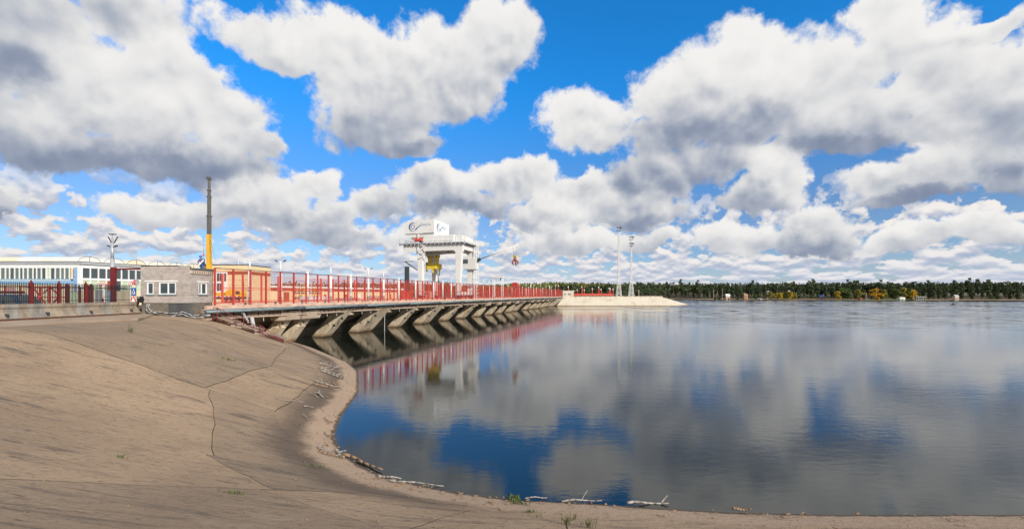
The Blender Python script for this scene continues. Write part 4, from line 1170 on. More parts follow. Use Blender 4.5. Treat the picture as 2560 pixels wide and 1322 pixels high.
MB().cyl((c.x, c.y + .05, yz), (c.x, c.y + .05, c.z), .03, n=8).build('pole', M['galv'], pc_)
c = px(333, 748, 37.0)
wt_ = thing('warning_sign', (c.x, c.y, yz), 'red-edged warning triangle low under the blue crossing sign', 'sign')
MB().prism([(c.x - .3, c.y, c.z - .3), (c.x + .3, c.y, c.z - .3), (c.x, c.y, c.z + .3)], (0, .02, 0)).build('rim', M['sign_red'], wt_)
MB().prism([(c.x - .19, c.y - .01, c.z - .24), (c.x + .19, c.y - .01, c.z - .24), (c.x, c.y - .01, c.z + .15)], (0, .008, 0)).build('face', M['white_clean'], wt_)
MB().cyl((c.x, c.y + .05, yz), (c.x, c.y + .05, c.z), .03, n=8).build('pole', M['galv'], wt_)
c = px(17, 729, 35.5)
nb = thing('notice_board', (c.x, c.y, yz), 'red and white notice board on a red stand above the parked car', 'sign')
bx3('board', (c.x - .05, c.y, c.z - .2), (c.x + .75, c.y + .03, c.z + .35), M['white'], nb)
for k in range(4): bx3('print_line', (c.x, c.y - .01, c.z - .12 + k * .12), (c.x + .65, c.y - .004, c.z - .05 + k * .12), M['red_bright'], nb)
for q in (-.25, .95): bx3('stand', (c.x + q, c.y + .04, yz), (c.x + q + .07, c.y + .1, c.z + .45), M['red'], nb)
bx3('top_bar', (c.x - .6, c.y + .05, c.z + .45), (c.x + 2, c.y + .09, c.z + .5), M['red'], nb)

# street lamp with four lamp heads
c = px(281, 586, 41.0)
sl = thing('street_lamp', (c.x, c.y, yz), 'tall grey street lamp with four heads and a flat cap beside the red column', 'street lamp')
MB().cyl((c.x, c.y, yz), (c.x, c.y, px(0, 647, 41).z), .17, n=10).build('lower_pole', M['galv'], sl, smooth=True)
MB().cyl((c.x, c.y, px(0, 647, 41).z), (c.x, c.y, px(0, 612, 41).z), .12, n=10).build('upper_pole', M['galv'], sl, smooth=True)
MB().cyl((c.x, c.y, px(0, 612, 41).z), (c.x, c.y, c.z), .05, n=8).build('tip', M['galv'], sl)
bx3('cap', (c.x - .28, c.y - .1, c.z - .03), (c.x + .33, c.y + .1, c.z + .05), M['steel_dark'], sl)
for sgn in (-1, 1):
    a = Vector((c.x, c.y, px(0, 612, 41).z)); b = px(281 + sgn * 12, 592, 41)
    h_ = MB().bar(a + (b - a) * .3, b, .14, .09).build('lamp_head', M['steel_dark'], sl)
    MB().bar(a, a + (b - a) * .3, .05).build('arm', M['galv'], sl)
    MB().bar(a + (b - a) * .35 + Vector((0, -.06, -.02)), b + Vector((0, -.06, -.02)), .05, .05).build('lens', M['white_clean'], h_)
    a2 = Vector((c.x, c.y, px(0, 619, 41).z)); b2 = px(281 + sgn * 12, 614, 41)
    MB().bar(a2, a2 + (b2 - a2) * .4, .05).build('arm', M['galv'], sl)
    MB().bar(a2 + (b2 - a2) * .4, b2, .2, .08).build('lamp_head', M['steel_dark'], sl)

# grey switch cabinet and blue bin seen through the pickets
for (u0, u1, v0, mt, lab) in ((175, 190, 728, 'green_panel', 'pale green cabinet behind the picket fence'), (238, 247, 726, 'galv', 'grey metal cabinet behind the picket fence near the round signs'), (266, 277, 726, 'blue_band', 'blue metal cabinet behind the picket fence by the lamp post')):
    a = px(u0, v0, 42); b = px(u1, v0, 42)
    q = thing('cabinet', (a.x, a.y, yz), lab, 'cabinet')
    bx3('body', (a.x, 42, yz), (b.x, 42.5, a.z), M[mt], q, .01)
    bx3('door', (a.x + .05, 41.975, yz + .1), (b.x - .05, 41.995, a.z - .08), M[mt], q)
    bx3('roof', (a.x - .03, 41.95, a.z), (b.x + .03, 42.55, a.z + .04), M['galv'], q)

# ------------------------------------------------------------------ dark blue car behind the wave wall
def make_car(cx, cy, z0):
    car = thing('parked_car', (cx, cy, z0), 'dark blue estate car with a roof rack parked behind the picket fence', 'car')
    P = [(-2.3, .35), (-2.3, .95), (-2.18, 1.08), (-1.95, 1.12), (-1.55, 1.66), (-1.2, 1.76), (.3, 1.76), (.65, 1.68), (1.25, 1.14), (2.1, 1.0), (2.28, .85), (2.3, .35)]
    bm = bmesh.new()
    rows = []
    for k, (yy, inset) in enumerate(((-.9, .10), (-.86, 0), (.86, 0), (.9, .10))):
        row = []
        for (x, z) in P:
            narrow = max(0, (z - 1.0)) * .28
            yv = yy * (1 - narrow / .9) if abs(yy) > .5 else yy
            row.append(bm.verts.new((cx + x * (1 - inset * .05), cy + yv, z0 + z)))
        rows.append(row)
    n = len(P)
    for a, b in zip(rows[:-1], rows[1:]):
        for i in range(n): bm.faces.new((a[i], a[(i + 1) % n], b[(i + 1) % n], b[i]))
    bm.faces.new(rows[0]); bm.faces.new(rows[-1][::-1])
    bmesh.ops.recalc_face_normals(bm, faces=bm.faces)
    me = bpy.data.meshes.new('body'); bm.to_mesh(me); bm.free(); me.materials.append(M['blue_car'])
    link('body', me, car, bevel=.06)
    for s_ in (-1, 1):
        w = lambda x, z: (cx + x, cy + s_ * (.905 - max(0, z - 1.0) * .25), z0 + z)
        for poly in ([(-1.85, 1.15), (-1.5, 1.6), (-1.0, 1.68), (-.95, 1.15)], [(-.88, 1.15), (-.9, 1.68), (-.1, 1.68), (-.02, 1.15)], [(.05, 1.15), (.0, 1.68), (.35, 1.66), (.6, 1.58), (1.1, 1.15)]):
            MB().prism([w(*q) for q in poly], (0, s_ * .012, 0)).build('side_window', M['glass'], car)
        MB().cyl((cx - 1.4, cy + s_ * .55, z0 + 1.83), (cx + .2, cy + s_ * .55, z0 + 1.83), .03, n=6).build('roof_rail', M['steel_dark'], car)
        for x in (-1.4, 1.42):
            wh = MB().cyl((cx + x, cy + s_ * .70, z0 + .33), (cx + x, cy + s_ * .92, z0 + .33), .33, n=18).build('tyre', M['tyre'], car)
            MB().cyl((cx + x, cy + s_ * .90, z0 + .33), (cx + x, cy + s_ * .935, z0 + .33), .2, n=14).build('rim', M['galv'], wh)
        MB().ball((cx + 2.2, cy + s_ * .65, z0 + .82), (.12, .2, .1)).build('headlight', M['white_clean'], car)
        MB().ball((cx + .95, cy + s_ * 1.0, z0 + 1.15), (.1, .12, .08)).build('mirror', M['blue_car'], car)
    MB().prism([(cx + .72, cy - .62, z0 + 1.665), (cx + .72, cy + .62, z0 + 1.665), (cx + 1.25, cy + .74, z0 + 1.165), (cx + 1.25, cy - .74, z0 + 1.165)], (.02, 0, .02)).build('windscreen', M['glass'], car)
    bx3('crate_on_rack', (cx - 1.0, cy - .5, z0 + 1.86), (cx + .1, cy + .5, z0 + 1.98), M['maroon'], car)
make_car(px(40, 745, 34.2).x, 34.2, yz + .02)
bpy.data.objects['parked_car'].scale = (1.0, 1.0, 1.24)

# ------------------------------------------------------------------ brick guard booth
bt = thing('guard_booth', (-28.4, 37.4, -1.6), 'small pale brick guard booth on a dark plinth at the start of the dam', 'booth')
X0, X1, Y0, Y1, ZB, ZT = -30.4, -26.4, 36.0, 38.85, -.69, 2.34
ZR = 2.02                                   # roof slab on the water side sits lower than the front parapet
bx3('plinth', (X0 + .05, Y0 + .08, -3.4), (X1 - .02, Y1 - .05, ZB), M['plinth'], bt)
bx3('plinth_patch', (X1 - 1.75, Y0 + .05, -3.4), (X1 - .0, Y0 + .075, ZB - .02), mat('plinth_render', (.10, .10, .10), .9, col2=(.055, .055, .06), vscale=1.2), bt)
wallm = mat('mortar', (.16, .14, .13), .95)
wins_f = [(px(368, 0, Y0).x, px(384.5, 0, Y0).x), (px(398, 0, Y0).x, px(440, 0, Y0).x)]
wz0, wz1 = px(0, 735.5, Y0).z, px(0, 706, Y0).z
win_s = (37.05, 38.05)
core = MB()
def wall_with_holes(m, x0, x1, z0, z1, holes, place):
    xs_ = sorted([x0, x1] + [q for h in holes for q in h[:2]])
    for a, b in zip(xs_[:-1], xs_[1:]):
        hh = [h for h in holes if h[0] <= a + 1e-6 and h[1] >= b - 1e-6]
        if not hh: m.hexa(place(a, b, z0, z1))
        else:
            m.hexa(place(a, b, z0, hh[0][2])); m.hexa(place(a, b, hh[0][3], z1))
pl_f = lambda a, b, z0, z1: [(a, Y0 + .03, z0), (b, Y0 + .03, z0), (b, Y0 + .25, z0), (a, Y0 + .25, z0), (a, Y0 + .03, z1), (b, Y0 + .03, z1), (b, Y0 + .25, z1), (a, Y0 + .25, z1)]
pl_s = lambda a, b, z0, z1: [(X1 - .25, a, z0), (X1 - .03, a, z0), (X1 - .03, b, z0), (X1 - .25, b, z0), (X1 - .25, a, z1), (X1 - .03, a, z1), (X1 - .03, b, z1), (X1 - .25, b, z1)]
fm = MB(); wall_with_holes(fm, X0 + .02, X1 - .02, ZB, ZT - .01, [(a, b, wz0, wz1) for a, b in wins_f], pl_f); fm.build('front_wall', wallm, bt)
fm = MB(); wall_with_holes(fm, Y0 + .26, Y1 - .02, ZB, ZR - .01, [(win_s[0], win_s[1], wz0, wz1)], pl_s); fm.build('side_wall', wallm, bt)
bx3('rear_wall', (X0 + .26, Y1 - .25, ZB), (X1 - .26, Y1 - .03, ZR - .02), wallm, bt)
bx3('left_wall', (X0 + .03, Y0 + .26, ZB), (X0 + .25, Y1 - .03, ZR), wallm, bt)
bx3('inner_floor', (X0 + .26, Y0 + .26, ZB - .02), (X1 - .26, Y1 - .26, ZB + .04), M['steel_dark'], bt)
BRM = [mat('brick_pale', (.57, .51, .47), .85, col2=(.47, .41, .375), vscale=2.2), mat('brick_grey', (.49, .44, .41), .85, col2=(.40, .35, .32), vscale=2.2)]
ch = .085
def brickwork(name, x0, x1, z0, z1, holes, fn):
    ms = [MB(), MB()]
    nrow = int((z1 - z0) / ch)
    for r in range(nrow):
        za = z0 + r * ch
        proud = .055 if (wz0 - .12 < za < wz1 - .1 and r % 2 == 0) else 0.0
        x = x0 - (.13 if r % 2 else 0)
        while x < x1:
            a, b = max(x, x0), min(x + .26, x1)
            x += .26
            segs = [(a, b)]
            for (ha, hb, hz0, hz1) in holes:
                if za + ch > hz0 - .02 and za < hz1 + .02:
                    nn = []
                    for (p, q) in segs:
                        if q <= ha or p >= hb: nn.append((p, q))
                        else:
                            if p < ha - .03: nn.append((p, ha))
                            if q > hb + .03: nn.append((hb, q))
                    segs = nn
            for (p, q) in segs:
                if q - p < .03: continue
                fn(ms[1 if random.random() < .35 else 0], p + .006, q - .006, za + .010, za + ch - .010, proud + random.uniform(-.003, .003))
    for m_, mt in zip(ms, BRM): tag(m_.build(name, mt, bt), kind='stuff')
brickwork('brickwork', X0, X1, ZB, ZT, [(a, b, wz0, wz1) for a, b in wins_f], lambda m, a, b, z0, z1, p: m.bb((a, Y0 - p, z0), (b, Y0 + .06, z1)))
brickwork('brickwork', Y0 + .065, Y1, ZB, ZR - .03, [(win_s[0], win_s[1], wz0, wz1)], lambda m, a, b, z0, z1, p: m.bb((X1 - .06, a, z0), (X1 + p, b, z1)))
def window(name, mk, a, b, split, parent):
    """mk(a, b, z0, z1, d0, d1) -> box between the wall coordinates, d: depth behind the face"""
    f = mk(a, a + .07, wz0, wz1, -.02, .12).build('window', M['white_clean'], parent)
    mk(b - .07, b, wz0, wz1, -.02, .12).build('frame', M['white_clean'], f)
    mk(a + .07, b - .07, wz1 - .07, wz1, -.02, .12).build('frame', M['white_clean'], f)
    mk(a + .07, b - .07, wz0, wz0 + .07, -.02, .12).build('frame', M['white_clean'], f)
    if split: mk(split - .04, split + .04, wz0 + .07, wz1 - .07, -.015, .11).build('mullion', M['white_clean'], f)
    mk(a + .07, b - .07, wz0 + .07, wz1 - .07, .05, .06).build('pane', M['glass'], f)
    mk(a - .16, b + .16, wz1 + .05, wz1 + .13, -.09, .0).build('lintel', M['white_clean'], f)
    mk(a - .06, b + .06, wz0 - .09, wz0 - .005, -.10, .0).build('sill', M['pipe'], f)
mf = lambda a, b, z0, z1, d0, d1: MB().bb((a, Y0 + d0, z0), (b, Y0 + d1, z1))
msd = lambda a, b, z0, z1, d0, d1: MB().bb((X1 - d1, a, z0), (X1 - d0, b, z1))
window('window', mf, *wins_f[0], None, bt)
window('window', mf, *wins_f[1], (wins_f[1][0] + wins_f[1][1]) / 2 + .05, bt)
window('window', msd, *win_s, win_s[0] + .36, bt)
rf = bx3('roof', (X0 + .25, Y0 + .27, ZR), (X1 + .14, Y1 + .06, ZR + .16), M['roof_dark'], bt)
bx3('roof_slab', (X1 - .9, Y0 + .06, ZR - .30), (X1 + .10, Y1 - .3, ZR - .02), M['concrete_cap'], bt)
for k in range(9): MB().cyl((X1 + .08, Y0 + .3 + k * .26, ZR - .17), (X1 + .115, Y0 + .3 + k * .26, ZR - .17), .055, n=8).build('slab_core', M['black'], rf)
bx3('parapet_flashing', (X0 - .02, Y0 - .03, ZT), (X1 - .9, Y0 + .28, ZT + .03), M['rust'], bt)
# black junction box and the looping grey conduits on the plinth
jb_ = thing('junction_box', (X0 + .1, Y0 - .1, -.55), 'black electrical box fixed to the lower corner of the brick booth', 'electrical box')
bx3('case', (X0 - .08, Y0 - .26, -.66), (X0 + .30, Y0 - .035, -.15), M['black'], jb_, .02)
bx3('label_plate', (X0 + .02, Y0 - .268, -.27), (X0 + .14, Y0 - .262, -.22), M['white'], jb_)
bx3('gland', (X0 + .30, Y0 - .2, -.45), (X0 + .40, Y0 - .1, -.32), M['black'], jb_)
cpx = [[(368, 759), (365, 772), (368, 780), (378, 782), (392, 779), (404, 780), (420, 783), (445, 783), (457, 779), (466, 783), (480, 788), (500, 786), (526, 787)],
       [(373, 759), (371, 770), (380, 780), (392, 784), (406, 790), (421, 792), (440, 788), (456, 785), (470, 791), (490, 793), (510, 791), (526, 788)],
       [(366, 760), (363, 774), (370, 782), (384, 783), (398, 786), (425, 792), (455, 801), (478, 809)]]
for i, pl in enumerate(cpx):
    cd = thing('conduit', px(368, 782, Y0 - .1), ['upper grey conduit sagging along the booth plinth', 'lower grey conduit looping along the booth plinth', 'thin dark cable dropping from the booth to the slope'][i], 'cable', 'conduits on the booth plinth')
    MB().tube([px(u, v, Y0 - .02 - .05 * i) for u, v in pl], .035 if i < 2 else .018, 6).build('tube', M['cable'] if i < 2 else M['black'], cd, smooth=True)

# ------------------------------------------------------------------ people
def person(name, joints, edges, radii, mtl, label, parts, cat='person'):
    """joints: world points; the body is one skinned surface"""
    me = bpy.data.meshes.new(name); me.from_pydata([tuple(j) for j in joints], edges, []); me.update()
    o = bpy.data.objects.new(name, me); COL.objects.link(o)
    sm = o.modifiers.new('s', 'SKIN'); ss = o.modifiers.new('u', 'SUBSURF'); ss.levels = ss.render_levels = 2
    if not me.skin_vertices: 
        bm = bmesh.new(); bm.from_mesh(me); bm.verts.layers.skin.verify(); bm.to_mesh(me); bm.free()
    for i, r in enumerate(radii):
        sv = me.skin_vertices[0].data[i]; sv.radius = (r, r); sv.use_root = (i == 0)
    me.materials.append(mtl)
    tag(o, label, cat)
    for (nm, mb, mt) in parts: mb.build(nm, mt, o, smooth=True)
    return o
# worker bending over on the booth roof
b0 = Vector((px(506, 0, 38.2).x, 38.2, ZR + .16))
J = [b0 + Vector(q) for q in ((.06, 0, .50), (.02, 0, .62), (-.02, -.02, .78), (-.06, -.05, .90),            # pelvis, waist, chest, neck
     (.14, 0, .45), (.10, -.24, .42), (.16, -.16, .08), (.06, -.26, .04), (-.02, .02, .45), (-.04, -.2, .40), (-.02, -.14, .08), (-.1, -.24, .04),
     (.18, -.03, .84), (.22, -.16, .62), (.12, -.32, .48), (-.22, -.02, .84), (-.26, -.15, .62), (-.14, -.32, .50), (-.07, -.07, .98))]
E = [(0, 1), (1, 2), (2, 3), (0, 4), (4, 5), (5, 6), (6, 7), (0, 8), (8, 9), (9, 10), (10, 11), (2, 12), (12, 13), (13, 14), (2, 15), (15, 16), (16, 17), (3, 18)]
Rr = [.14, .15, .16, .07, .10, .085, .06, .05, .10, .085, .06, .05, .08, .06, .045, .08, .06, .045, .06]
hd = b0 + Vector((-.08, -.1, 1.06))
person('person', J, E, Rr, M['work_blue'], 'crouching worker in blue overalls and helmet on the booth roof', [
    ('head', MB().ball(hd, (.085, .10, .115)), M['skin']), ('helmet', MB().ball(hd + Vector((0, 0, .05)), (.12, .14, .10)), M['helmet_blue']),
    ('vest', MB().ball(b0 + Vector((0, -.02, .72)), (.185, .175, .14)), M['cloth_red']),
    ('hand', MB().ball(b0 + Vector((.11, -.35, .46)), (.045, .05, .05)), M['skin']), ('hand', MB().ball(b0 + Vector((-.13, -.35, .48)), (.045, .05, .05)), M['skin'])])
bar_ = tag(MB().bar(px(492, 669, 37.7), px(509, 650, 37.7), .07, .10).build('white_beam', M['white_clean']), 'white metal bar leaning in front of the worker on the booth roof', 'bar')
# guard behind the booth window, turned towards the room
g0 = Vector((px(377, 0, 36.8).x, 36.85, ZB + .05))
J = [g0 + Vector(q) for q in ((0, 0, .55), (0, 0, .75), (0, 0, .95), (0, 0, 1.10), (.1, 0, .5), (.1, -.35, .5), (.1, -.36, .05), (-.1, 0, .5), (-.1, -.35, .5), (-.1, -.36, .05), (.22, 0, 1.0), (.27, -.08, .78), (.18, -.28, .74), (-.22, 0, 1.0), (-.27, -.08, .78), (-.18, -.28, .74), (0, -.01, 1.18))]
E = [(0, 1), (1, 2), (2, 3), (0, 4), (4, 5), (5, 6), (0, 7), (7, 8), (8, 9), (2, 10), (10, 11), (11, 12), (2, 13), (13, 14), (14, 15), (3, 16)]
Rr = [.16, .16, .17, .07, .1, .09, .06, .1, .09, .06, .09, .065, .05, .09, .065, .05, .06]
person('person', J, E, Rr, M['cloth_red'], 'guard in a red top sitting behind the small booth window', [
    ('head', MB().ball(g0 + Vector((0, -.02, 1.27)), (.085, .10, .12)), M['skin']), ('hair', MB().ball(g0 + Vector((0, .02, 1.31)), (.092, .10, .10)), M['cloth_dark'])])

# ------------------------------------------------------------------ lamp posts inside the fence
def lamp_post(u, v_top, kind, label):
    k = (u - CX) / F; p = F0 + NV * -6.3
    s = (k * p.y - p.x) / (DV.x - k * DV.y)
    b = dam(s, -6.3, DZ); zt = (HOR - v_top) / F * b.y
    o = thing('lamp_post' if kind else 'fence_pole', b, label, 'lamp post' if kind else 'pole', 'white poles inside the dam fence')
    zm = min(zt - .3, 2.6) if kind else zt
    MB().cyl(b, (b.x, b.y, zm), .17 if b.y < 80 else .15, n=10).build('lower_pole', M['white'], o, smooth=True)
    ring = MB().cyl((b.x, b.y, 0), (b.x, b.y, .12), .185, n=10).mesh('black_band', M['steel_dark'])
    for q in (.35, .65, 1.5, 1.8):
        if q + DZ < zm and b.y < 75: part_at('black_band', ring, o, Vector((0, 0, q)) - Vector((b.x, b.y, 0)))
    if kind:
        MB().cyl((b.x, b.y, zm), (b.x, b.y, zt), .07, n=8).build('upper_pole', M['white'], o, smooth=True)
    if kind == 1:      # single flat head pointing away along the dam
        MB().box((b.x + .28, b.y, zt), (.75, .28, .09)).build('lamp_head', M['white'], o)
    if kind == 2:      # two small floodlights
        for sgn in (-1, 1):
            MB().bar((b.x, b.y, zt - .18), (b.x + sgn * .38, b.y, zt + .02), .05).build('arm', M['white'], o)
            MB().box((b.x + sgn * .5, b.y, zt + .05), (.34, .22, .10), Matrix.Rotation(sgn * -.5, 3, 'Y')).build('lamp_head', M['steel_dark'], o)
    return o
row = [(624.5, 650, 1), (701.5, 653, 2), (769, 679, 0), (827, 667, 1), (877, 686, 0), (921, 672, 2), (959, 680, 1), (997, 695, 0), (1039, 699, 0), (1084, 703, 0), (1107, 702, 0), (1128, 694, 1), (1209, 699, 1), (1223, 703, 2), (1236, 711, 0), (1270, 713, 0), (1280, 714, 0), (1289, 709, 0),
       (1297.5, 708, 0), (1306, 716, 0), (1315, 711, 2), (1321, 717, 0), (1327, 710, 0), (1334, 712, 1), (1341, 718, 0), (1352, 708, 1), (1357, 719, 0), (1365, 715, 1), (1374, 714, 0), (1378.5, 716, 1), (1388.5, 712, 1)]
ordn = ['first', 'second', 'third', 'fourth', 'fifth', 'sixth', 'seventh', 'eighth', 'ninth', 'tenth', 'eleventh', 'twelfth', 'thirteenth', 'fourteenth', 'fifteenth', 'sixteenth', 'seventeenth', 'eighteenth', 'nineteenth', 'twentieth']
cnt = {0: 0, 1: 0, 2: 0}
for (u, v, k) in row:
    nm = {0: 'plain white pole inside the red dam fence', 1: 'white lamp post with one flat head inside the red dam fence', 2: 'white lamp post with two dark floodlights inside the red dam fence'}[k]
    lamp_post(u, v, k, '%s, %s from the booth' % (nm, ordn[cnt[k]])); cnt[k] += 1

# ------------------------------------------------------------------ blue and cream hall with arched skylights
hall = thing('machine_hall', (-80, 80, yz), 'cream and blue hall with strip windows and arched skylights on its roof', 'building')
CXH, CYH = -68.9, 70.0
def fr(u, v): return px(u, v, CYH)
zt_, z_f0, z_w1, z_w0, z_b1, z_b0 = fr(0, 655).z, fr(0, 660).z, fr(0, 670).z, fr(0, 697).z, fr(0, 701).z, fr(0, 711).z
XL = -110.0
# left facade (faces the camera)
bx3('upper_wall', (XL, CYH, z_w1), (CXH, CYH + .4, zt_ - .35), M['white'], hall)
bx3('fascia', (XL, CYH - .15, zt_ - .35), (CXH + .3, CYH + .5, zt_), M['galv'], hall)
bx3('lower_wall', (XL, CYH, yz - .1), (CXH, CYH + .4, z_b0), M['cream'], hall)
bx3('blue_band', (XL, CYH - .02, z_b0), (CXH - .9, CYH + .4, z_b1), M['blue_band'], hall)
bx3('sill_wall', (XL, CYH, z_b1), (CXH - .9, CYH + .4, z_w0), M['white'], hall)
bx3('sill_strip', (XL, CYH - .12, z_w0 - .08), (CXH - .95, CYH - .01, z_w0), M['blue_band'], hall)
bx3('corner_panel', (CXH - .85, CYH - .03, yz), (CXH - .22, CYH + .38, z_w1 - .05), M['blue_panel'], hall)
for k in range(9):
    bx3('panel_joint', (CXH - .86, CYH - .04, yz + .5 + k * .75), (CXH - .21, CYH - .02, yz + .53 + k * .75), M['steel_dark'], hall)
bx3('corner_post', (CXH - .2, CYH - .05, yz), (CXH + .02, CYH + .4, z_w1), M['white'], hall)
bx3('pier_panel', (CXH - 1.3, CYH, z_b1), (CXH - .88, CYH + .4, z_w1 - .02), M['cream'], hall)
us = [0, 13, 23.5, 36, 48, 57.5, 69, 82, 91, 103, 115, 125, 137.5, 150.5, 161, 173, 184.5]
glm = [M['glass'], M['glass_green']]
def strip_window(u0, u1, solid=False):
    a, b = fr(u0 + .8, 0).x, fr(u1 - .8, 0).x
    f = bx3('window', (fr(u1 - .8, 0).x, CYH - .03, z_w0), (fr(u1 + .8, 0).x, CYH + .25, z_w1), M['white'], hall)
    bx3('pane', (a, CYH + .10, z_w0), (b, CYH + .13, z_w1), M['green_panel'] if solid else random.choice(glm), f)
for i in range(len(us) - 1): strip_window(us[i], us[i + 1], i == 10)
u = 0
while u > -260: strip_window(u - 12, u); u -= 12
bx3('dark_interior', (XL, CYH + .5, yz), (CXH - .6, CYH + .9, zt_ - .4), M['steel_dark'], hall)
# right facade runs away along the dam direction
def hp(t, off, z): return Vector((CXH, CYH, 0)) + DV * t + NV * off + Vector((0, 0, z))
def hbox(t0, t1, o0, o1, z0, z1): return MB().hexa([hp(t0, o0, z0), hp(t1, o0, z0), hp(t1, o1, z0), hp(t0, o1, z0), hp(t0, o0, z1), hp(t1, o0, z1), hp(t1, o1, z1), hp(t0, o1, z1)])
LEN = 23.0
hbox(.1, LEN, -.4, 0, z_w1 + .05, zt_ - .35).build('upper_wall', M['white'], hall)
hbox(-.05, LEN, -.5, .25, zt_ - .35, zt_ + .01).build('fascia', M['galv'], hall)
hbox(.1, LEN, -.4, 0, yz - .1, fr(0, 727).z + .0).build('lower_wall', M['cream'], hall)
hbox(.1, LEN, -.3, .02, fr(0, 699).z - .05, fr(0, 699).z + .28).build('mid_beam', M['white'], hall)
nwin = 20; dt = (LEN - .6) / nwin
zmid0, zmid1 = fr(0, 699).z - .05, fr(0, 699).z + .28
for i in range(nwin):
    t0 = .35 + i * dt
    for (z0, z1, kind) in ((zmid1, z_w1 + .05, 0), (fr(0, 727).z, zmid0, 1)):
        f = hbox(t0, t0 + .14, -.25, .03, z0, z1).build('window', M['white'], hall)
        mt = M['glass'] if kind == 0 else (M['green_panel'] if i % 5 in (0, 1, 2) else M['redbrown'] if i % 5 == 3 else M['glass'])
        hbox(t0 + .14, t0 + dt, -.16, -.13, z0, z1).build('pane', mt, f)
hbox(.5, LEN, -1.2, -.8, yz, zt_ - .4).build('dark_interior', M['steel_dark'], hall)
# steel trusses behind the glass
for i in range(10):
    t0 = 1 + i * 2.2
    MB().bar(hp(t0, -.5, z_w0 + .1), hp(t0 + 1.1, -.5, z_w1), .18).build('truss_brace', M['galv'], hall)
    MB().bar(hp(t0 + 2.2, -.5, z_w0 + .1), hp(t0 + 1.1, -.5, z_w1), .18).build('truss_brace', M['galv'], hall)
for i in range(14):
    x = CXH - 2 - i * 1.6
    MB().bar((x, CYH + .3, z_w0 + .05), (x - .8, CYH + .3, z_w1), .13).build('truss_brace', M['green_panel'], hall)
    MB().bar((x - 1.6, CYH + .3, z_w0 + .05), (x - .8, CYH + .3, z_w1), .13).build('truss_brace', M['green_panel'], hall)
roof = MB().prism([(XL, CYH - .1, zt_ + .012), hp(0, .2, zt_ + .012), hp(LEN, .2, zt_ + .012), hp(LEN, -42, zt_ + .012)], (0, 0, .12)).build('roof', M['roof_dark'], hall)
# barrel skylights: ends face the water side, barrels run landwards
for i in range(6):
    t0 = .45 + i * 3.5
    wd_, hg = 3.1, .85
    n = 12
    for j in range(7):
        o0, o1 = -.7 - j * 5.0, -.7 - (j + 1) * 5.0 + .1
        ring = [(t0 + wd_ / 2 - wd_ / 2 * math.cos(math.pi * q / n), zt_ + .132 + hg * math.sin(math.pi * q / n)) for q in range(n + 1)]
        m = MB().prism([hp(t, 0, z) + Vector((o0, 0, 0)) for t, z in ring], Vector((o1 - o0, 0, 0)))
        sk = m.build('skylight', M['skylight_yellow'] if (i + j) % 3 == 2 else M['skylight'], hall)
        if j == 0:
            MB().bar(hp(t0 + wd_ / 2, 0, zt_ + .13) + Vector((o0 + .03, 0, 0)), hp(t0 + wd_ / 2, 0, zt_ + hg + .12) + Vector((o0 + .03, 0, 0)), .05).build('glazing_bar', M['steel_dark'], sk)
            MB().tube([hp(t, 0, z + .01) + Vector((o0 + .03, 0, 0)) for t, z in ring], .03, 4).build('end_arch', M['steel_dark'], sk)

# ------------------------------------------------------------------ tan building with a red-brown band, and the long low block
tb_ = thing('tan_building', (-80, 124, yz), 'tan panel building with a red-brown band and a white window bay', 'building')
TX = px(618, 0, 124).x
def tz(v, Y=124): return (HOR - v) / F * Y
tl = px(470, 0, 124).x
bx3('wall', (tl, 124, yz), (TX, 136, tz(686)), M['tan'], tb_)
bx3('band', (tl, 123.95, tz(686)), (TX + .02, 136.02, tz(678)), M['redbrown'], tb_)
bx3('upper_wall', (tl, 124, tz(678)), (TX, 136, tz(663)), M['tan'], tb_)
bx3('roof_edge', (tl - .1, 123.9, tz(663)), (TX + .12, 136.1, tz(661)), M['roof_dark'], tb_)
for u in (596, 613): MB().cyl(px(u, 664, 125), px(u, 648, 125), .06, n=6).build('roof_mast', M['white'], tb_)
for k in range(5): bx3('panel_joint', (tl, 123.97, tz(700) - k * 1.5), (TX, 123.99, tz(700) - k * 1.5 + .05), M['concrete_stain'], tb_)
a, b = px(540, 0, 123.6).x, px(567, 0, 123.6).x
wb = bx3('window_bay', (a, 123.5, tz(733)), (b, 123.9, tz(680)), M['white_clean'], tb_)
for (u0, u1, v0, v1) in ((542, 548, 683, 703), (549, 553, 683, 703), (560, 565, 683, 703), (542, 548, 708, 727), (549, 553, 708, 727)):
    bx3('pane', (px(u0, 0, 123.4).x, 123.44, tz(v1)), (px(u1, 0, 123.4).x, 123.48, tz(v0)), M['glass'], wb)

lb = thing('long_block', (-70, 150, yz), 'long low tan block with red band, white roof edge and rooftop railing behind the dam', 'building')
def lp(s, off, z):      # s metres along from u=565
    base = Vector((-114.8 + .288 * 122.0, 122.0, 0))
    return base + DV * s + NV * off + Vector((0, 0, z))
def lbox(s0, s1, o0, o1, z0, z1): return MB().hexa([lp(s0, o0, z0), lp(s1, o0, z0), lp(s1, o1, z0), lp(s0, o1, z0), lp(s0, o0, z1), lp(s1, o0, z1), lp(s1, o1, z1), lp(s0, o1, z1)])
lbox(3, 100, -8, 0, yz, 1.1).build('wall', M['tan'], lb)
lbox(3, 100, -8, .03, 1.1, 2.2).build('band', M['redbrown'], lb)
lbox(2.9, 100, -8, .3, 2.2, 2.75).build('roof_edge', M['white'], lb)
for i in range(48): lbox(3.5 + i * 2, 3.57 + i * 2, .1, .17, 2.75, 3.9).build('railing_post', M['galv'], lb)
for z in (3.3, 3.86): lbox(3.5, 97.6, .11, .16, z, z + .05).build('railing', M['galv'], lb)
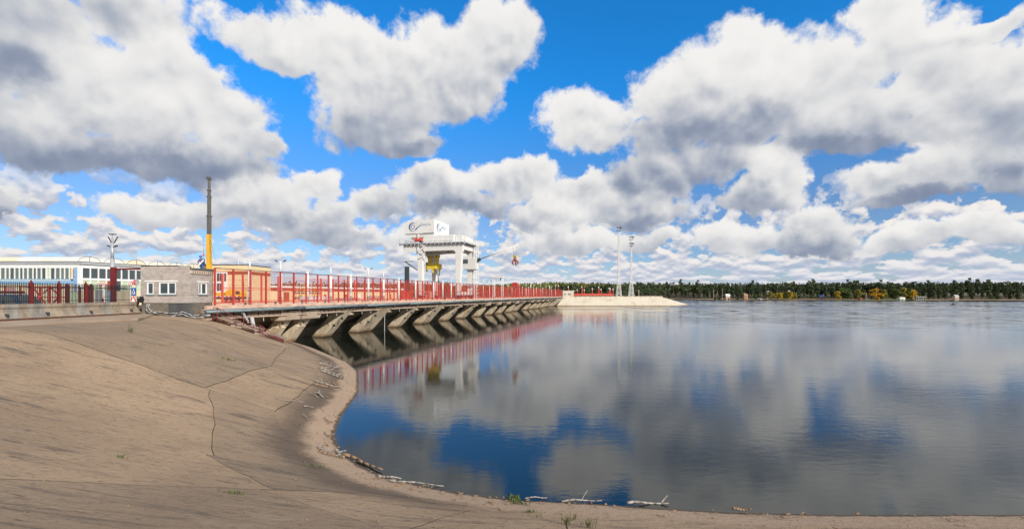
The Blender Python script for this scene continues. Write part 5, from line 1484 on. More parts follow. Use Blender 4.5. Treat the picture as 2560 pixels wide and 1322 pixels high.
for i, (s0, w, hgt, mt) in enumerate(((9, 1.6, 2.2, 'redbrown'), (21, 2.4, 3.0, 'redbrown'), (40, 1.2, 2.3, 'red_bright'), (42, 1.0, 2.2, 'white'), (52, 1.3, 2.3, 'red_bright'), (60, 2.0, 2.4, 'white'), (67, 1.4, 2.3, 'red_bright'), (76, 3.0, 1.4, 'glass'), (84, 1.4, 2.3, 'red_bright'))):
    d_ = lbox(s0, s0 + w, .035, .09, yz, yz + hgt).build('door', M[mt], lb)
    lbox(s0 + w - .25, s0 + w - .15, .09, .14, yz + 1.0, yz + 1.15).build('handle', M['galv'], d_)
MB().bar(lp(28, .3, 2.3), lp(28, .3, yz), .12).build('downpipe', M['white'], lb)
# scaffold in front of it
sc_ = thing('scaffold', lp(30, 2, yz), 'pale pipe scaffold with yellow decks in front of the long block', 'scaffold')
for i in range(5):
    for o_ in (1.2, 2.6): MB().cyl(lp(24 + i * 3.2, o_, yz), lp(24 + i * 3.2, o_, 4.0), .07, n=6).build('standard', M['yellow_pale'] if i % 2 else M['white'], sc_)
for z in (-.2, 1.6): lbox(24, 36.8, 1.2, 2.6, z, z + .08).build('deck', M['yellow'], sc_)
for z in (.8, 2.6, 3.8): MB().cyl(lp(24, 2.6, z), lp(36.8, 2.6, z), .05, n=6).build('ledger', M['white'], sc_)
# building material stacked in the yard
for i, (s_, a_, w, dlen, h, mt, lab) in enumerate(((24, -11.0, 1.4, 4.5, .9, 'white', 'heap of white sheet material behind the inner fence near the fourth lamp'), (32, -11.5, 1.3, 5, .7, 'cable', 'stack of grey pipes behind the inner fence'), (40, -11.0, 1.2, 4, 1.0, 'concrete_cap', 'stack of pale planks behind the inner fence'), (62, -11, 1.8, 3, 2.0, 'deck_pink', 'pinkish site cabin behind the inner fence'), (52, -11, 1.5, 2.0, 1.7, 'red_bright', 'red steel rack behind the inner fence'))):
    t_ = thing('material_stack', dam(s_, a_, DZ - .12), lab, 'stack')
    nl_ = 4
    for k in range(nl_):
        sh = random.uniform(-.2, .2)
        MB().hexa([dam(s_ + sh, a_, DZ - .11 + h * k / nl_), dam(s_ + dlen + sh, a_, DZ - .11 + h * k / nl_), dam(s_ + dlen + sh, a_ - w, DZ - .11 + h * k / nl_), dam(s_ + sh, a_ - w, DZ - .11 + h * k / nl_),
                   dam(s_ + sh, a_, DZ - .13 + h * (k + 1) / nl_), dam(s_ + dlen + sh, a_, DZ - .13 + h * (k + 1) / nl_), dam(s_ + dlen + sh, a_ - w, DZ - .13 + h * (k + 1) / nl_), dam(s_ + sh, a_ - w, DZ - .13 + h * (k + 1) / nl_)]).build('layer', M[mt], t_)

# ------------------------------------------------------------------ truck crane with its boom straight up
tcY = 115.0
tc = thing('truck_crane', (px(540, 0, tcY).x, tcY, yz), 'yellow truck crane with a tall upright telescopic boom behind the booth', 'truck crane')
def t3(u0, u1, v0, v1, y0, y1, name, mt, parent=tc, bevel=0): return bx3(name, (px(u0, 0, tcY).x, tcY + y0, (HOR - v1) / F * tcY), (px(u1, 0, tcY).x, tcY + y1, (HOR - v0) / F * tcY), M[mt], parent, bevel)
t3(478, 602, 742, 747.5, 0, 2.5, 'chassis', 'steel_dark')
t3(478, 600, 739.5, 742, -.06, 2.55, 'deck', 'red_bright')
for k in range(12): t3(480 + k * 10, 485 + k * 10, 739.6, 741.9, -.09, -.065, 'deck_stripe', 'white_clean')
for u in (490, 503, 560, 573, 593):
    x = px(u, 0, tcY).x
    w_ = MB().cyl((x, tcY - .1, yz + .6), (x, tcY + .5, yz + .6), .58, n=16).build('tyre', M['tyre'], tc); MB().cyl((x, tcY - .14, yz + .6), (x, tcY - .09, yz + .6), .3, n=12).build('rim', M['galv'], w_)
c1 = MB().prism([px(586, 742, tcY), px(602.5, 742, tcY), px(602.5, 733, tcY), px(599, 726, tcY), px(586, 726, tcY)], (0, 2.4, 0)).build('cab', M['yellow'], tc, bevel=.06)
MB().prism([px(588.5, 735.5, tcY - .03), px(600.5, 735.5, tcY - .03), px(598, 727.5, tcY - .03), px(588.5, 727.5, tcY - .03)], (0, .02, 0)).build('cab_window', M['glass'], c1)
t3(562, 584, 727, 739, .1, 2.3, 'engine_cover', 'yellow', bevel=.08)
t3(567, 577, 723, 727, .3, 2.0, 'exhaust_box', 'yellow', bevel=.05)
t3(500, 556, 731, 739, .1, 2.4, 'superstructure', 'yellow', bevel=.08)
bxp, byc = px(515, 0, tcY).x, tcY + 1.2
zs = [tz(738, tcY), tz(587, tcY), tz(539, tcY), tz(490, tcY), tz(474, tcY), tz(447, tcY)]
ws = [.98, .80, .70, .60, .52]
for i in range(5):
    w = ws[i]
    mt = M['yellow'] if i == 0 else M['boom_grey']
    sec = MB().hexa([(bxp - w / 2, byc - w / 2, zs[i]), (bxp + w / 2, byc - w / 2, zs[i]), (bxp + w / 2, byc + w / 2, zs[i]), (bxp - w / 2, byc + w / 2, zs[i]), (bxp - w / 2, byc - w / 2, zs[i + 1]), (bxp + w / 2, byc - w / 2, zs[i + 1]), (bxp + w / 2, byc + w / 2, zs[i + 1]), (bxp - w / 2, byc + w / 2, zs[i + 1])]).build('boom_section', mt, tc, bevel=.08)
    if i: bx3('boom_collar', (bxp - w / 2 - .14, byc - w / 2 - .1, zs[i] - .15), (bxp + w / 2 + .14, byc + w / 2 + .1, zs[i] + .25), M['boom_grey'] if i > 1 else M['yellow'], sec)
bx3('boom_head', (bxp - .42, byc - .4, zs[5]), (bxp + .42, byc + .4, zs[5] + .55), M['boom_grey'], tc, .05)
for sgn in (-1, 1): MB().cyl((bxp + sgn * .35 - .1, byc - .3, zs[5] + .5), (bxp + sgn * .35 + .1, byc - .3, zs[5] + .5), .3, n=12).build('head_sheave', M['boom_grey'], tc)
for (u0, v0, u1, v1) in ((523, 587, 540, 655), (525, 600, 531, 660), (526, 550, 526, 660), (508, 590, 509, 660)):
    MB().cyl(px(u0, v0, tcY), px(u1, v1, tcY), .03, n=5).build('rope', M['steel_dark'], tc)
MB().cyl(px(509, 640, tcY), px(509, 634, tcY), .22, .12, n=8).build('hook_block', M['sign_red'], tc)
MB().cyl(px(509, 722, tcY - .3), px(517, 690, tcY - .3), .2, n=8).build('luffing_cylinder', M['steel_dark'], tc)

# ------------------------------------------------------------------ trees
def leaf_cloud(rng, blobs, per, size, flat=.6):
    """small leaf quads spread through ellipsoid clumps: (cx, cy, cz, rx, ry, rz)"""
    V_, Fc = [], []
    for (cx, cy, cz, rx, ry, rz) in blobs:
        n = per
        d = rng.normal(size=(n, 3)); d /= np.linalg.norm(d, axis=1)[:, None]
        r = rng.random(n) ** .45
        c = d * r[:, None] * np.array([rx, ry, rz]) + np.array([cx, cy, cz])
        a = rng.normal(size=(n, 3)); a[:, 2] *= flat; a /= np.linalg.norm(a, axis=1)[:, None]
        b = np.cross(a, rng.normal(size=(n, 3))); b /= np.linalg.norm(b, axis=1)[:, None]
        s = size * (0.6 + .8 * rng.random(n))[:, None]
        q = np.stack([c - a * s - b * s * .55, c + a * s - b * s * .55, c + a * s * .8 + b * s * .55, c - a * s * .8 + b * s * .55], 1)
        V_.append(q.reshape(-1, 3))
    V_ = np.concatenate(V_)
    Fc = np.arange(len(V_)).reshape(-1, 4)
    return V_, Fc

def np_mesh(name, V_, Fc, material):
    me = bpy.data.meshes.new(name); me.from_pydata(V_.tolist(), [], Fc.tolist()); me.update(); me.materials.append(material)
    return me

def pine_meshes(seed, h, bare):
    rng = np.random.default_rng(seed)
    blobs = []
    levels = 9
    for k in range(levels):
        f = k / (levels - 1)
        z = h * (bare + (1 - bare) * f) - .5
        rad = h * .17 * (math.sin(math.pi * min(1, (1 - f) * .78 + .18)) ** .8) * rng.uniform(.8, 1.15)
        for j in range(4 if f < .85 else 2):
            th = rng.random() * 6.28
            rr = rad * rng.uniform(.35, .75)
            blobs.append((rr * math.cos(th), rr * math.sin(th), z + rng.uniform(-.4, .4), rad * rng.uniform(.45, .7), rad * rng.uniform(.45, .7), h * .055 * rng.uniform(.8, 1.5)))
    V_, Fc = leaf_cloud(rng, blobs, 34, .42)
    tr = MB().tube([Vector((0, 0, -.5)), Vector((rng.uniform(-.1, .1), 0, h * .4)), Vector((rng.uniform(-.25, .25), rng.uniform(-.2, .2), h * .9))], [h * .016, h * .012, h * .003], 6)
    for k in range(6):
        z = h * (bare + (1 - bare) * rng.random() * .8); th = rng.random() * 6.28; L_ = h * .11
        tr.tube([Vector((0, 0, z)), Vector((L_ * math.cos(th), L_ * math.sin(th), z + L_ * .25))], [.07, .02], 5)
    return np_mesh('crown', V_, Fc, M['pine_leaf_shaded']), tr.mesh('trunk', M['bark'])

def broad_meshes(seed, h, wide, material, per=46):
    rng = np.random.default_rng(seed)
    blobs = []
    for k in range(22):
        th = rng.random() * 6.28; zf = rng.random()
        rad = wide * (math.sin(math.pi * (.16 + .76 * zf))) * .72
        rr = rad * rng.uniform(.2, .95)
        blobs.append((rr * math.cos(th), rr * math.sin(th), h * (.20 + .72 * zf), wide * rng.uniform(.22, .36), wide * rng.uniform(.22, .36), h * rng.uniform(.07, .12)))
    V_, Fc = leaf_cloud(rng, blobs, per, .30, 1.0)
    tr = MB().tube([Vector((0, 0, -.5)), Vector((.1, 0, h * .35)), Vector((.05, .1, h * .8))], [h * .022, h * .016, h * .005], 6)
    for k in range(5):
        th = rng.random() * 6.28; z = h * rng.uniform(.2, .5)
        tr.tube([Vector((0, 0, z)), Vector((wide * .5 * math.cos(th), wide * .5 * math.sin(th), z + h * .25))], [.09, .03], 5)
    return np_mesh('crown', V_, Fc, material), tr.mesh('trunk', M['birch_bark'])

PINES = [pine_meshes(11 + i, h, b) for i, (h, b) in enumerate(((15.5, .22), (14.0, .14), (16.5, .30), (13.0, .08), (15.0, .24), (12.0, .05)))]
def ground(x, y): return float(land_z(x, y))
def plant(name, meshes, x, y, sc, rz, label, cat, group, zoff=0.0):
    o = thing(name, (x, y, ground(x, y) + zoff), label, cat, group, rz)
    for me, nm in zip(meshes, ('crown', 'trunk')):
        c = bpy.data.objects.new(nm, me); COL.objects.link(c); c.parent = o
    o.scale = (sc, sc, sc * random.uniform(.93, 1.06))
    return o
rg_ = random.Random(5)
ORDN = ordn + ['later'] * 40
zc_ = {}
ZONES = [(1640, 'the lattice masts'), (1740, 'the sloping abutment point'), (1810, 'the two pale shore poles'), (1845, 'the small white hut'), (1900, 'the brown hut'), (1995, 'the yellow birches'), (2085, 'the blue-roofed hut'), (2165, 'the green end of the beach grove'), (2225, 'the bright orange tree'), (2290, 'the white pavilion'), (2350, 'the long beach shelter'), (2420, 'the steep-roofed pale hut'), (2500, 'the bushes on open sand'), (9999, 'the last stretch of beach')]
# two staggered rows of pines along the far shore, seen one by one
u = 1590.0
while u < 2660:
    for rowi in (0, 1):
        Y = {0: 452, 1: 476}[rowi] - max(0, (u - 1760)) * .058 + rg_.uniform(-5, 7) + (18 if u < 1760 else 0)
        if u < 1720: Y += 40
        uu = u + rg_.uniform(-6, 6) + rowi * 9
        x = (uu - CX) / F * Y
        if Y - far_shore(x) < 14: Y = float(far_shore(x)) + 14 + rg_.uniform(0, 6); x = (uu - CX) / F * Y
        zone = next(nm for lim, nm in ZONES if uu < lim)
        zc_[(zone, rowi)] = zc_.get((zone, rowi), -1) + 1
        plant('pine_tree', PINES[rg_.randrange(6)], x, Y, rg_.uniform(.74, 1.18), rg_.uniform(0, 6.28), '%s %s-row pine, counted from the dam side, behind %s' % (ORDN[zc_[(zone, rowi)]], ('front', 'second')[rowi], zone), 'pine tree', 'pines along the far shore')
    u += rg_.uniform(11, 17)

def far_tree(name, meshes, u, v_base, v_top, h, label, cat, group, Y=None):
    Y = Y or 0
    x = (u - CX) / F * Y
    z0 = ground(x, Y); zt = (HOR - v_top) / F * Y
    o = plant(name, meshes, x, Y, max(.3, (zt - z0) / h), random.uniform(0, 6.28), label, cat, group)
    return o
GR = 'autumn trees on the far beach'
BR = {'g': broad_meshes(31, 9, 4.8, M['green_leaf'], 80), 'y': broad_meshes(32, 8, 4.2, M['yellow_leaf'], 80), 'o': broad_meshes(33, 8, 5.4, M['orange_leaf'], 90), 'm': broad_meshes(34, 9, 4.8, M['mixed_leaf'], 80), 'g2': broad_meshes(35, 8, 4.0, M['green_leaf'], 70)}
HH = {'g': 9, 'y': 8, 'o': 8, 'm': 9, 'g2': 8}
for (k, u, vt, Y, lab) in (('y', 2094, 727, 418, 'small orange-yellow tree at the near end of the beach grove'), ('g', 2107, 717, 424, 'tall green tree just behind the small orange-yellow one on the beach'), ('g', 2121, 721, 421, 'rounded green tree in the middle of the beach grove'),
        ('m', 2145, 722, 420, 'yellow-green tree beside the pale utility pole on the beach'), ('o', 2188, 722, 414, 'broad bright orange tree standing by the beach fence'), ('m', 2209, 722, 416, 'green-yellow tree touching the bright orange one'),
        ('g', 2238, 720, 414, 'green tree with yellowing top, first of the trio by the white pavilion'), ('m', 2257, 716, 413, 'tallest yellow-topped tree above the white pavilion'), ('g', 2272, 723, 413, 'green tree between the tallest yellow-topped one and the yellow one'), ('y', 2283, 724, 410, 'bright yellow tree at the end of the beach grove by the long shelter'),
        ('m', 1925, 728, 432, 'pale yellowing birch nearest the white car on the far shore'), ('y', 1943, 733, 432, 'small golden birch between two paler ones on the far shore'), ('y', 1951, 730, 431, 'slender yellow birch on the far shore'), ('g2', 1960, 728, 432, 'greenish birch between yellow ones on the far shore'), ('y', 1973, 727, 430, 'broad golden birch in front of a white roof'), ('m', 1985, 731, 431, 'faded birch at the end of the row of yellow birches')):
    far_tree('autumn_tree', BR[k], u, 0, vt, HH[k], lab, 'tree', GR, Y)
for (u, vt, Y, sc, lab) in ((1788, 741, 437, 1, 'green bush beside the tall pale pole on the shore'), (1798, 740, 436, 1, 'green bush in front of the small white hut'), (1844, 743, 436, 1, 'dark bush between the white hut and the brown hut'), (1889, 735, 433, 1, 'large dark green bush near the white car'), (2028, 735, 430, 1, 'dark bush left of the blue-roofed hut'),
        (2478, 733, 405, 1, 'dark green bush on the open sand at the end of the beach'), (2495, 737, 405, 1, 'small yellowish bush next to the dark one on the open sand'), (2548, 739, 402, 1, 'low bush at the edge of the sand'), (1822, 744, 437, 1, 'low bush under the white hut')):
    far_tree('shore_bush', BR['g2'], u, 0, vt, 8, lab, 'bush', 'bushes on the far shore', Y)

# ------------------------------------------------------------------ the woods behind, one mass
def forest(name, label, X, Y, hmin, hmax, cols, seed, per=26, leaf=.95):
    rng = np.random.default_rng(seed)
    n = len(X); H_ = rng.uniform(hmin, hmax, n); Z = land_z(X, Y)
    col = np.array(cols)[rng.integers(0, len(cols), n)] * rng.uniform(.75, 1.25, (n, 1))
    d = rng.normal(size=(n, per, 3)); d /= np.linalg.norm(d, axis=2)[..., None]
    r = rng.random((n, per)) ** .4
    rad = H_ * .17
    c = d * r[..., None]
    c = np.stack([c[..., 0] * rad[:, None], c[..., 1] * rad[:, None], c[..., 2] * H_[:, None] * .36], 2)
    taper = 1 - .5 * np.clip(c[..., 2] / (H_[:, None] * .36), -.2, 1)
    c[..., 0] *= taper; c[..., 1] *= taper
    c += np.stack([X, Y, Z + H_ * .62], 1)[:, None, :]
    a = rng.normal(size=(n, per, 3)); a[..., 2] *= .6; a /= np.linalg.norm(a, axis=2)[..., None]
    b = np.cross(a, rng.normal(size=(n, per, 3))); b /= np.linalg.norm(b, axis=2)[..., None]
    s = leaf * rng.uniform(.6, 1.4, (n, per, 1))
    q = np.stack([c - a * s - b * s * .6, c + a * s - b * s * .6, c + a * s * .7 + b * s * .6, c - a * s * .7 + b * s * .6], 2).reshape(-1, 3)
    fc = np.arange(len(q)).reshape(-1, 4)
    me = np_mesh(name, q, fc, M['forest'])
    colv = np.repeat(col[:, None, :], per * 4, axis=1) * np.repeat(rng.uniform(.8, 1.2, (n, per, 1)), 4, axis=1)
    at = me.color_attributes.new('leaf', 'FLOAT_COLOR', 'POINT')
    at.data.foreach_set('color', np.concatenate([colv.reshape(-1, 3), np.ones((n * per * 4, 1))], 1).astype(np.float32).ravel())
    return tag(link(name, me), label, 'forest', kind='stuff')
rng = np.random.default_rng(21)
DK = [(.046, .068, .030), (.062, .086, .038), (.074, .094, .042), (.056, .068, .036)]  # dark greens; the far pine wood's cloud shadow is mixed into the colour
n = 1500
uu = rng.uniform(1560, 2750, n); Y = 440 + 190 * rng.random(n) ** 1.5; X = (uu - CX) / F * Y
ok = Y - far_shore(X) > 26
forest('pine_wood', 'pine wood rising behind the far shore, cloud shade put into its dark green', X[ok], Y[ok], 12, 16.5, DK, 1, per=44, leaf=.8)
n = 2600
uu = rng.uniform(990, 1790, n); Y = rng.uniform(520, 930, n); X = (uu - CX) / F * Y
forest('sunlit_wood', 'yellow-green sunlit wood on the low hill behind the dam end', X, Y, 10, 14, [(.17, .18, .035), (.14, .165, .035), (.21, .19, .04), (.10, .135, .035), (.20, .16, .035)], 2, per=30, leaf=.85)  # sunlight on the hill is put into these lighter yellow-greens
n = 260
uu = rng.uniform(1380, 1760, n); Y = rng.uniform(300, 520, n); X = (uu - CX) / F * Y
ok = (Y - far_shore(X) > 8) & (land_z(X, Y) > -4.6)
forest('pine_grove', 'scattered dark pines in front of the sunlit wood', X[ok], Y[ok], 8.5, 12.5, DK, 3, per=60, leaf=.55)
n = 1800
uu = rng.uniform(380, 1130, n); Y = rng.uniform(430, 760, n); X = (uu - CX) / F * Y
forest('autumn_wood', 'brown and rusty autumn wood showing above the long block', X, Y, 11, 16.5, [(.20, .115, .04), (.15, .10, .035), (.12, .10, .035), (.075, .08, .03), (.17, .09, .035)], 4, per=30, leaf=.85)
n = 500
uu = rng.uniform(-1200, 420, n); Y = rng.uniform(380, 640, n); X = (uu - CX) / F * Y
forest('back_wood', 'low wood far behind the works yard', X, Y, 8, 12, DK, 6, per=24, leaf=1.0)

# ------------------------------------------------------------------ huts, poles and cars on the far shore
def hut(u0, u1, v_eave, v_ridge, Y, wall, roofm, label, door=True, name='shore_hut'):
    x0, x1 = (u0 - CX) / F * Y, (u1 - CX) / F * Y; xm = (x0 + x1) / 2
    z0 = ground(xm, Y); ze = (HOR - v_eave) / F * Y; zr = (HOR - v_ridge) / F * Y
    o = thing(name, (xm, Y, z0), label, 'hut')
    d = max(2.5, (x1 - x0) * .8)
    bx3('wall', (x0, Y, z0 - .5), (x1, Y + d, ze), M[wall], o)
    MB().prism([(x0 - .3, Y - .3, ze), (x1 + .3, Y - .3, ze), (x1 + .1, Y + d / 2, zr), (x0 - .1, Y + d / 2, zr)], (0, .05, .12)).build('roof', M[roofm], o)
    MB().prism([(x0 - .3, Y + d + .3, ze), (x1 + .3, Y + d + .3, ze), (x1 + .1, Y + d / 2, zr), (x0 - .1, Y + d / 2, zr)], (0, -.05, .12)).build('roof', M[roofm], o)
    if door: bx3('door', (xm - .35, Y - .04, z0), (xm + .35, Y - .01, min(ze - .1, z0 + 1.9)), M['steel_dark'], o)
    bx3('window', (x0 + (x1 - x0) * .12, Y - .04, z0 + .9), (x0 + (x1 - x0) * .3, Y - .01, z0 + 1.6), M['glass'], o)
    return o
hut(1815.5, 1825, 739.5, 735, 445, 'concrete_cap', 'white', 'small white hut with a white roof on the far shore')
hut(1861, 1870, 738.5, 734.5, 445, 'wood_hut', 'wood_hut', 'small brown wooden hut on the far shore')
hut(2051, 2059, 741.5, 738.5, 437, 'wood_hut', 'roof_blue', 'hut with a bright blue roof on the far shore')
hut(1918, 1925, 731, 727, 452, 'concrete_cap', 'white', 'white house with a steep roof among the trees behind the yellow birches')
hut(1972, 1981, 730, 726, 452, 'concrete_cap', 'galv', 'white roofed house showing above the broad golden birch')
hut(2250, 2263, 743.5, 742, 408, 'white', 'concrete_cap', 'low white pavilion under the tallest yellow-topped tree')
hut(2388, 2397, 741, 737, 410, 'concrete_cap', 'galv', 'pale hut with a steep roof at the edge of the pines by the beach')
hut(2150, 2157, 745.5, 744.5, 412, 'redbrown', 'redbrown', 'low red-brown kiosk beside the utility pole')
# long white-roofed beach shelter
Y = 404; x0, x1 = (2288 - CX) / F * Y, (2312 - CX) / F * Y; z0 = ground((x0 + x1) / 2, Y); zr = (HOR - 742) / F * Y
sh_ = thing('beach_shelter', ((x0 + x1) / 2, Y, z0), 'long open beach shelter with a flat white roof beside the yellow tree', 'shelter')
bx3('roof', (x0, Y - 1.5, zr), (x1, Y + 1.5, zr + .25), M['white'], sh_)
for k in range(6):
    for q in (-1.2, 1.2): MB().cyl((x0 + .3 + (x1 - x0 - .6) * k / 5, Y + q, z0 - .3), (x0 + .3 + (x1 - x0 - .6) * k / 5, Y + q, zr), .08, n=6).build('post', M['white'], sh_)
# fence along the beach
Y = 408; bf = thing('beach_fence', ((2130 - CX) / F * Y, Y, ground((2130 - CX) / F * Y, Y)), 'low dark green fence running along the beach under the autumn trees', 'fence')
for k in range(44):
    x = (2080 - CX) / F * Y + k * 2.0; z = ground(x, Y)
    bx3('post', (x - .05, Y - .05, z - .2), (x + .05, Y + .05, z + 1.3), M['steel_dark'], bf)
    bx3('rail', (x + .05, Y - .03, z + .45), (x + 1.95, Y + .03, z + 1.2), M['green_leaf'], bf)
# poles
def pole(u, v_top, Y, label, stay=False):
    x = (u - CX) / F * Y; z0 = ground(x, Y); zt = (HOR - v_top) / F * Y
    o = thing('utility_pole', (x, Y, z0), label, 'pole')
    MB().cyl((x, Y, z0 - .5), (x, Y, zt), .17, .12, n=7).build('shaft', M['concrete_cap'], o)
    bx3('crossarm', (x - .7, Y - .05, zt - .6), (x + .7, Y + .05, zt - .5), M['wood_grey'], o)
    if stay: MB().cyl((x + 2.4, Y, z0 - .3), (x + .1, Y, zt - .6), .14, .1, n=6).build('stay', M['concrete_cap'], o); MB().cyl((x + 1.0, Y + 1, z0 - .3), (x + .05, Y, zt - .4), .13, .1, n=6).build('stay', M['concrete_cap'], o)
pole(1783.5, 722, 440, 'pale tapering pole standing by the bushes near the point')
pole(1806, 721, 440, 'thin pale pole next to the small white hut')
pole(2165, 731, 410, 'pale utility pole with stays between the orange tree and the yellow-green tree', True)
pole(1597, 724, 236, 'thin grey pole on the abutment beyond the lattice masts')
# white car parked far away
x = (1900 - CX) / F * 442; z0 = ground(x, 442)
wc = thing('parked_car', (x, 442, z0), 'tiny white car parked on the far shore beside the large dark bush', 'car')
MB().prism([(x - 2.2, 441.2, z0 + .4), (x + 2.2, 441.2, z0 + .4), (x + 2.2, 441.2, z0 + .95), (x + 1.2, 441.2, z0 + 1.05), (x + .6, 441.2, z0 + 1.6), (x - 1.4, 441.2, z0 + 1.6), (x - 2.1, 441.2, z0 + 1.0)], (0, 1.7, 0)).build('body', M['white_clean'], wc)
MB().prism([(x - 1.7, 441.17, z0 + 1.05), (x + .9, 441.17, z0 + 1.05), (x + .5, 441.17, z0 + 1.5), (x - 1.3, 441.17, z0 + 1.5)], (0, .02, 0)).build('side_window', M['glass'], wc)
for q in (-1.4, 1.35): MB().cyl((x + q, 441.15, z0 + .35), (x + q, 441.4, z0 + .35), .35, n=12).build('wheel', M['tyre'], wc)

# ------------------------------------------------------------------ boat with an angler
bp_ = Vector((px(2382, 0, 233).x, 233, WZ))
bo = thing('inflatable_boat', bp_, 'small dark inflatable boat floating alone off the far beach', 'boat')
ring = [(1.15 * math.cos(t) * (1.0 if math.cos(t) < 0 else 1.1), .6 * math.sin(t)) for t in [2 * math.pi * i / 24 for i in range(25)]]
MB().tube([bp_ + Vector((x, y, .12 + .12 * max(0, abs(x) - .7))) for x, y in ring], .20, 8).build('hull_tube', M['cloth_dark'], bo, smooth=True)
bx3('floor', tuple(bp_ + Vector((-.95, -.45, .02))), tuple(bp_ + Vector((.95, .45, .08))), M['cloth_dark'], bo)
bx3('seat', tuple(bp_ + Vector((-.15, -.5, .28))), tuple(bp_ + Vector((.15, .5, .33))), M['wood_hut'], bo)
for q in (-1, 1): MB().bar(bp_ + Vector((.1, q * .6, .35)), bp_ + Vector((-.5, q * 1.3, .15)), .05).build('oar', M['wood_hut'], bo)
q0 = bp_ + Vector((0, 0, .40))
J = [q0 + Vector(q) for q in ((0, 0, .0), (0, 0, .2), (.03, 0, .42), (.05, 0, .58), (.12, .12, 0), (.5, .14, .12), (.75, .14, -.15), (.12, -.12, 0), (.5, -.14, .12), (.75, -.14, -.15), (.03, .22, .48), (.12, .30, .25), (.32, .2, .2), (.03, -.22, .48), (.12, -.30, .25), (.32, -.2, .2), (.06, 0, .66))]
E = [(0, 1), (1, 2), (2, 3), (0, 4), (4, 5), (5, 6), (0, 7), (7, 8), (8, 9), (2, 10), (10, 11), (11, 12), (2, 13), (13, 14), (14, 15), (3, 16)]
person('person', J, E, [.17, .18, .19, .08, .11, .09, .07, .11, .09, .07, .10, .07, .05, .10, .07, .05, .07], M['cloth_red'], 'angler in a red-brown jacket sitting in the small boat', [('head', MB().ball(q0 + Vector((.07, 0, .76)), (.09, .09, .12)), M['skin']), ('hat', MB().ball(q0 + Vector((.05, 0, .83)), (.12, .12, .08)), M['cloth_dark'])])

# ------------------------------------------------------------------ things on the abutment
AZ = -.85
hw = thing('gate_hut', (px(1421, 0, 214).x, 214, AZ), 'small pale flat-roofed hut at the far end of the dam fence', 'hut')
hx0, hx1 = px(1407.5, 0, 214).x, px(1434.5, 0, 214).x; hzt = (HOR - 727.5) / F * 214
bx3('wall', (hx0, 214, AZ - .6), (hx1, 218, hzt), M['concrete_pale'], hw)
bx3('roof', (hx0 - .15, 213.8, hzt), (hx1 + .6, 218.2, hzt + .2), M['white'], hw)
for (u0, u1) in ((1411, 1414.2), (1420, 1422), (1423.2, 1424.8), (1426, 1427.6)):
    w_ = bx3('window', (px(u0, 0, 214).x, 213.95, (HOR - 737.2) / F * 214), (px(u1, 0, 214).x, 213.98, (HOR - 733.2) / F * 214), M['glass'], hw)
rb = thing('red_barrier', (px(1485, 0, 214).x, 214, AZ), 'long low red barrier box along the top of the abutment', 'barrier')
cuts = [1436, 1453.5, 1506, 1532.5]
for a, b in zip(cuts[:-1], cuts[1:]): bx3('section', (px(a, 0, 214).x + .05, 214.2, (HOR - 738.6) / F * 214), (px(b, 0, 214).x - .05, 215.2, (HOR - 734) / F * 214), M['red_bright'], rb)
for i in range(10): bx3('foot', (px(1439 + i * 10, 0, 214).x, 214.4, AZ - .5), (px(1439 + i * 10, 0, 214).x + .3, 215, (HOR - 738.6) / F * 214), M['steel_dark'], rb)
for i, (u, v, w) in enumerate(((1421, 719, .2), (1443.5, 727, .13), (1455, 719, .24), (1461, 727, .16), (1481, 724, .2), (1497, 720, .26), (1503, 726, .18), (1523, 723, .18), (1526, 724, .2), (1533, 725, .18), (1396.5, 716, .14))):
    b = px(u, 0, 216); zt = (HOR - v) / F * 216
    o = thing('signal_post', (b.x, 216, AZ), 'red post with a white signal lamp on the abutment, %s from the dam fence' % ['second', 'third', 'fourth', 'fifth', 'sixth', 'seventh', 'eighth', 'ninth', 'tenth', 'eleventh', 'first'][i], 'signal post', 'red signal posts on the abutment')
    MB().cyl((b.x, 216, AZ - .6), (b.x, 216, zt), w * .9, n=8).build('post', M['red_bright'], o)
    bx3('arm', (b.x - .35, 215.95, zt), (b.x + .35, 216.05, zt + .1), M['galv'], o)
    MB().ball((b.x - .15, 215.9, zt + .45), (.22, .22, .4)).build('lamp', M['white_clean'], o)
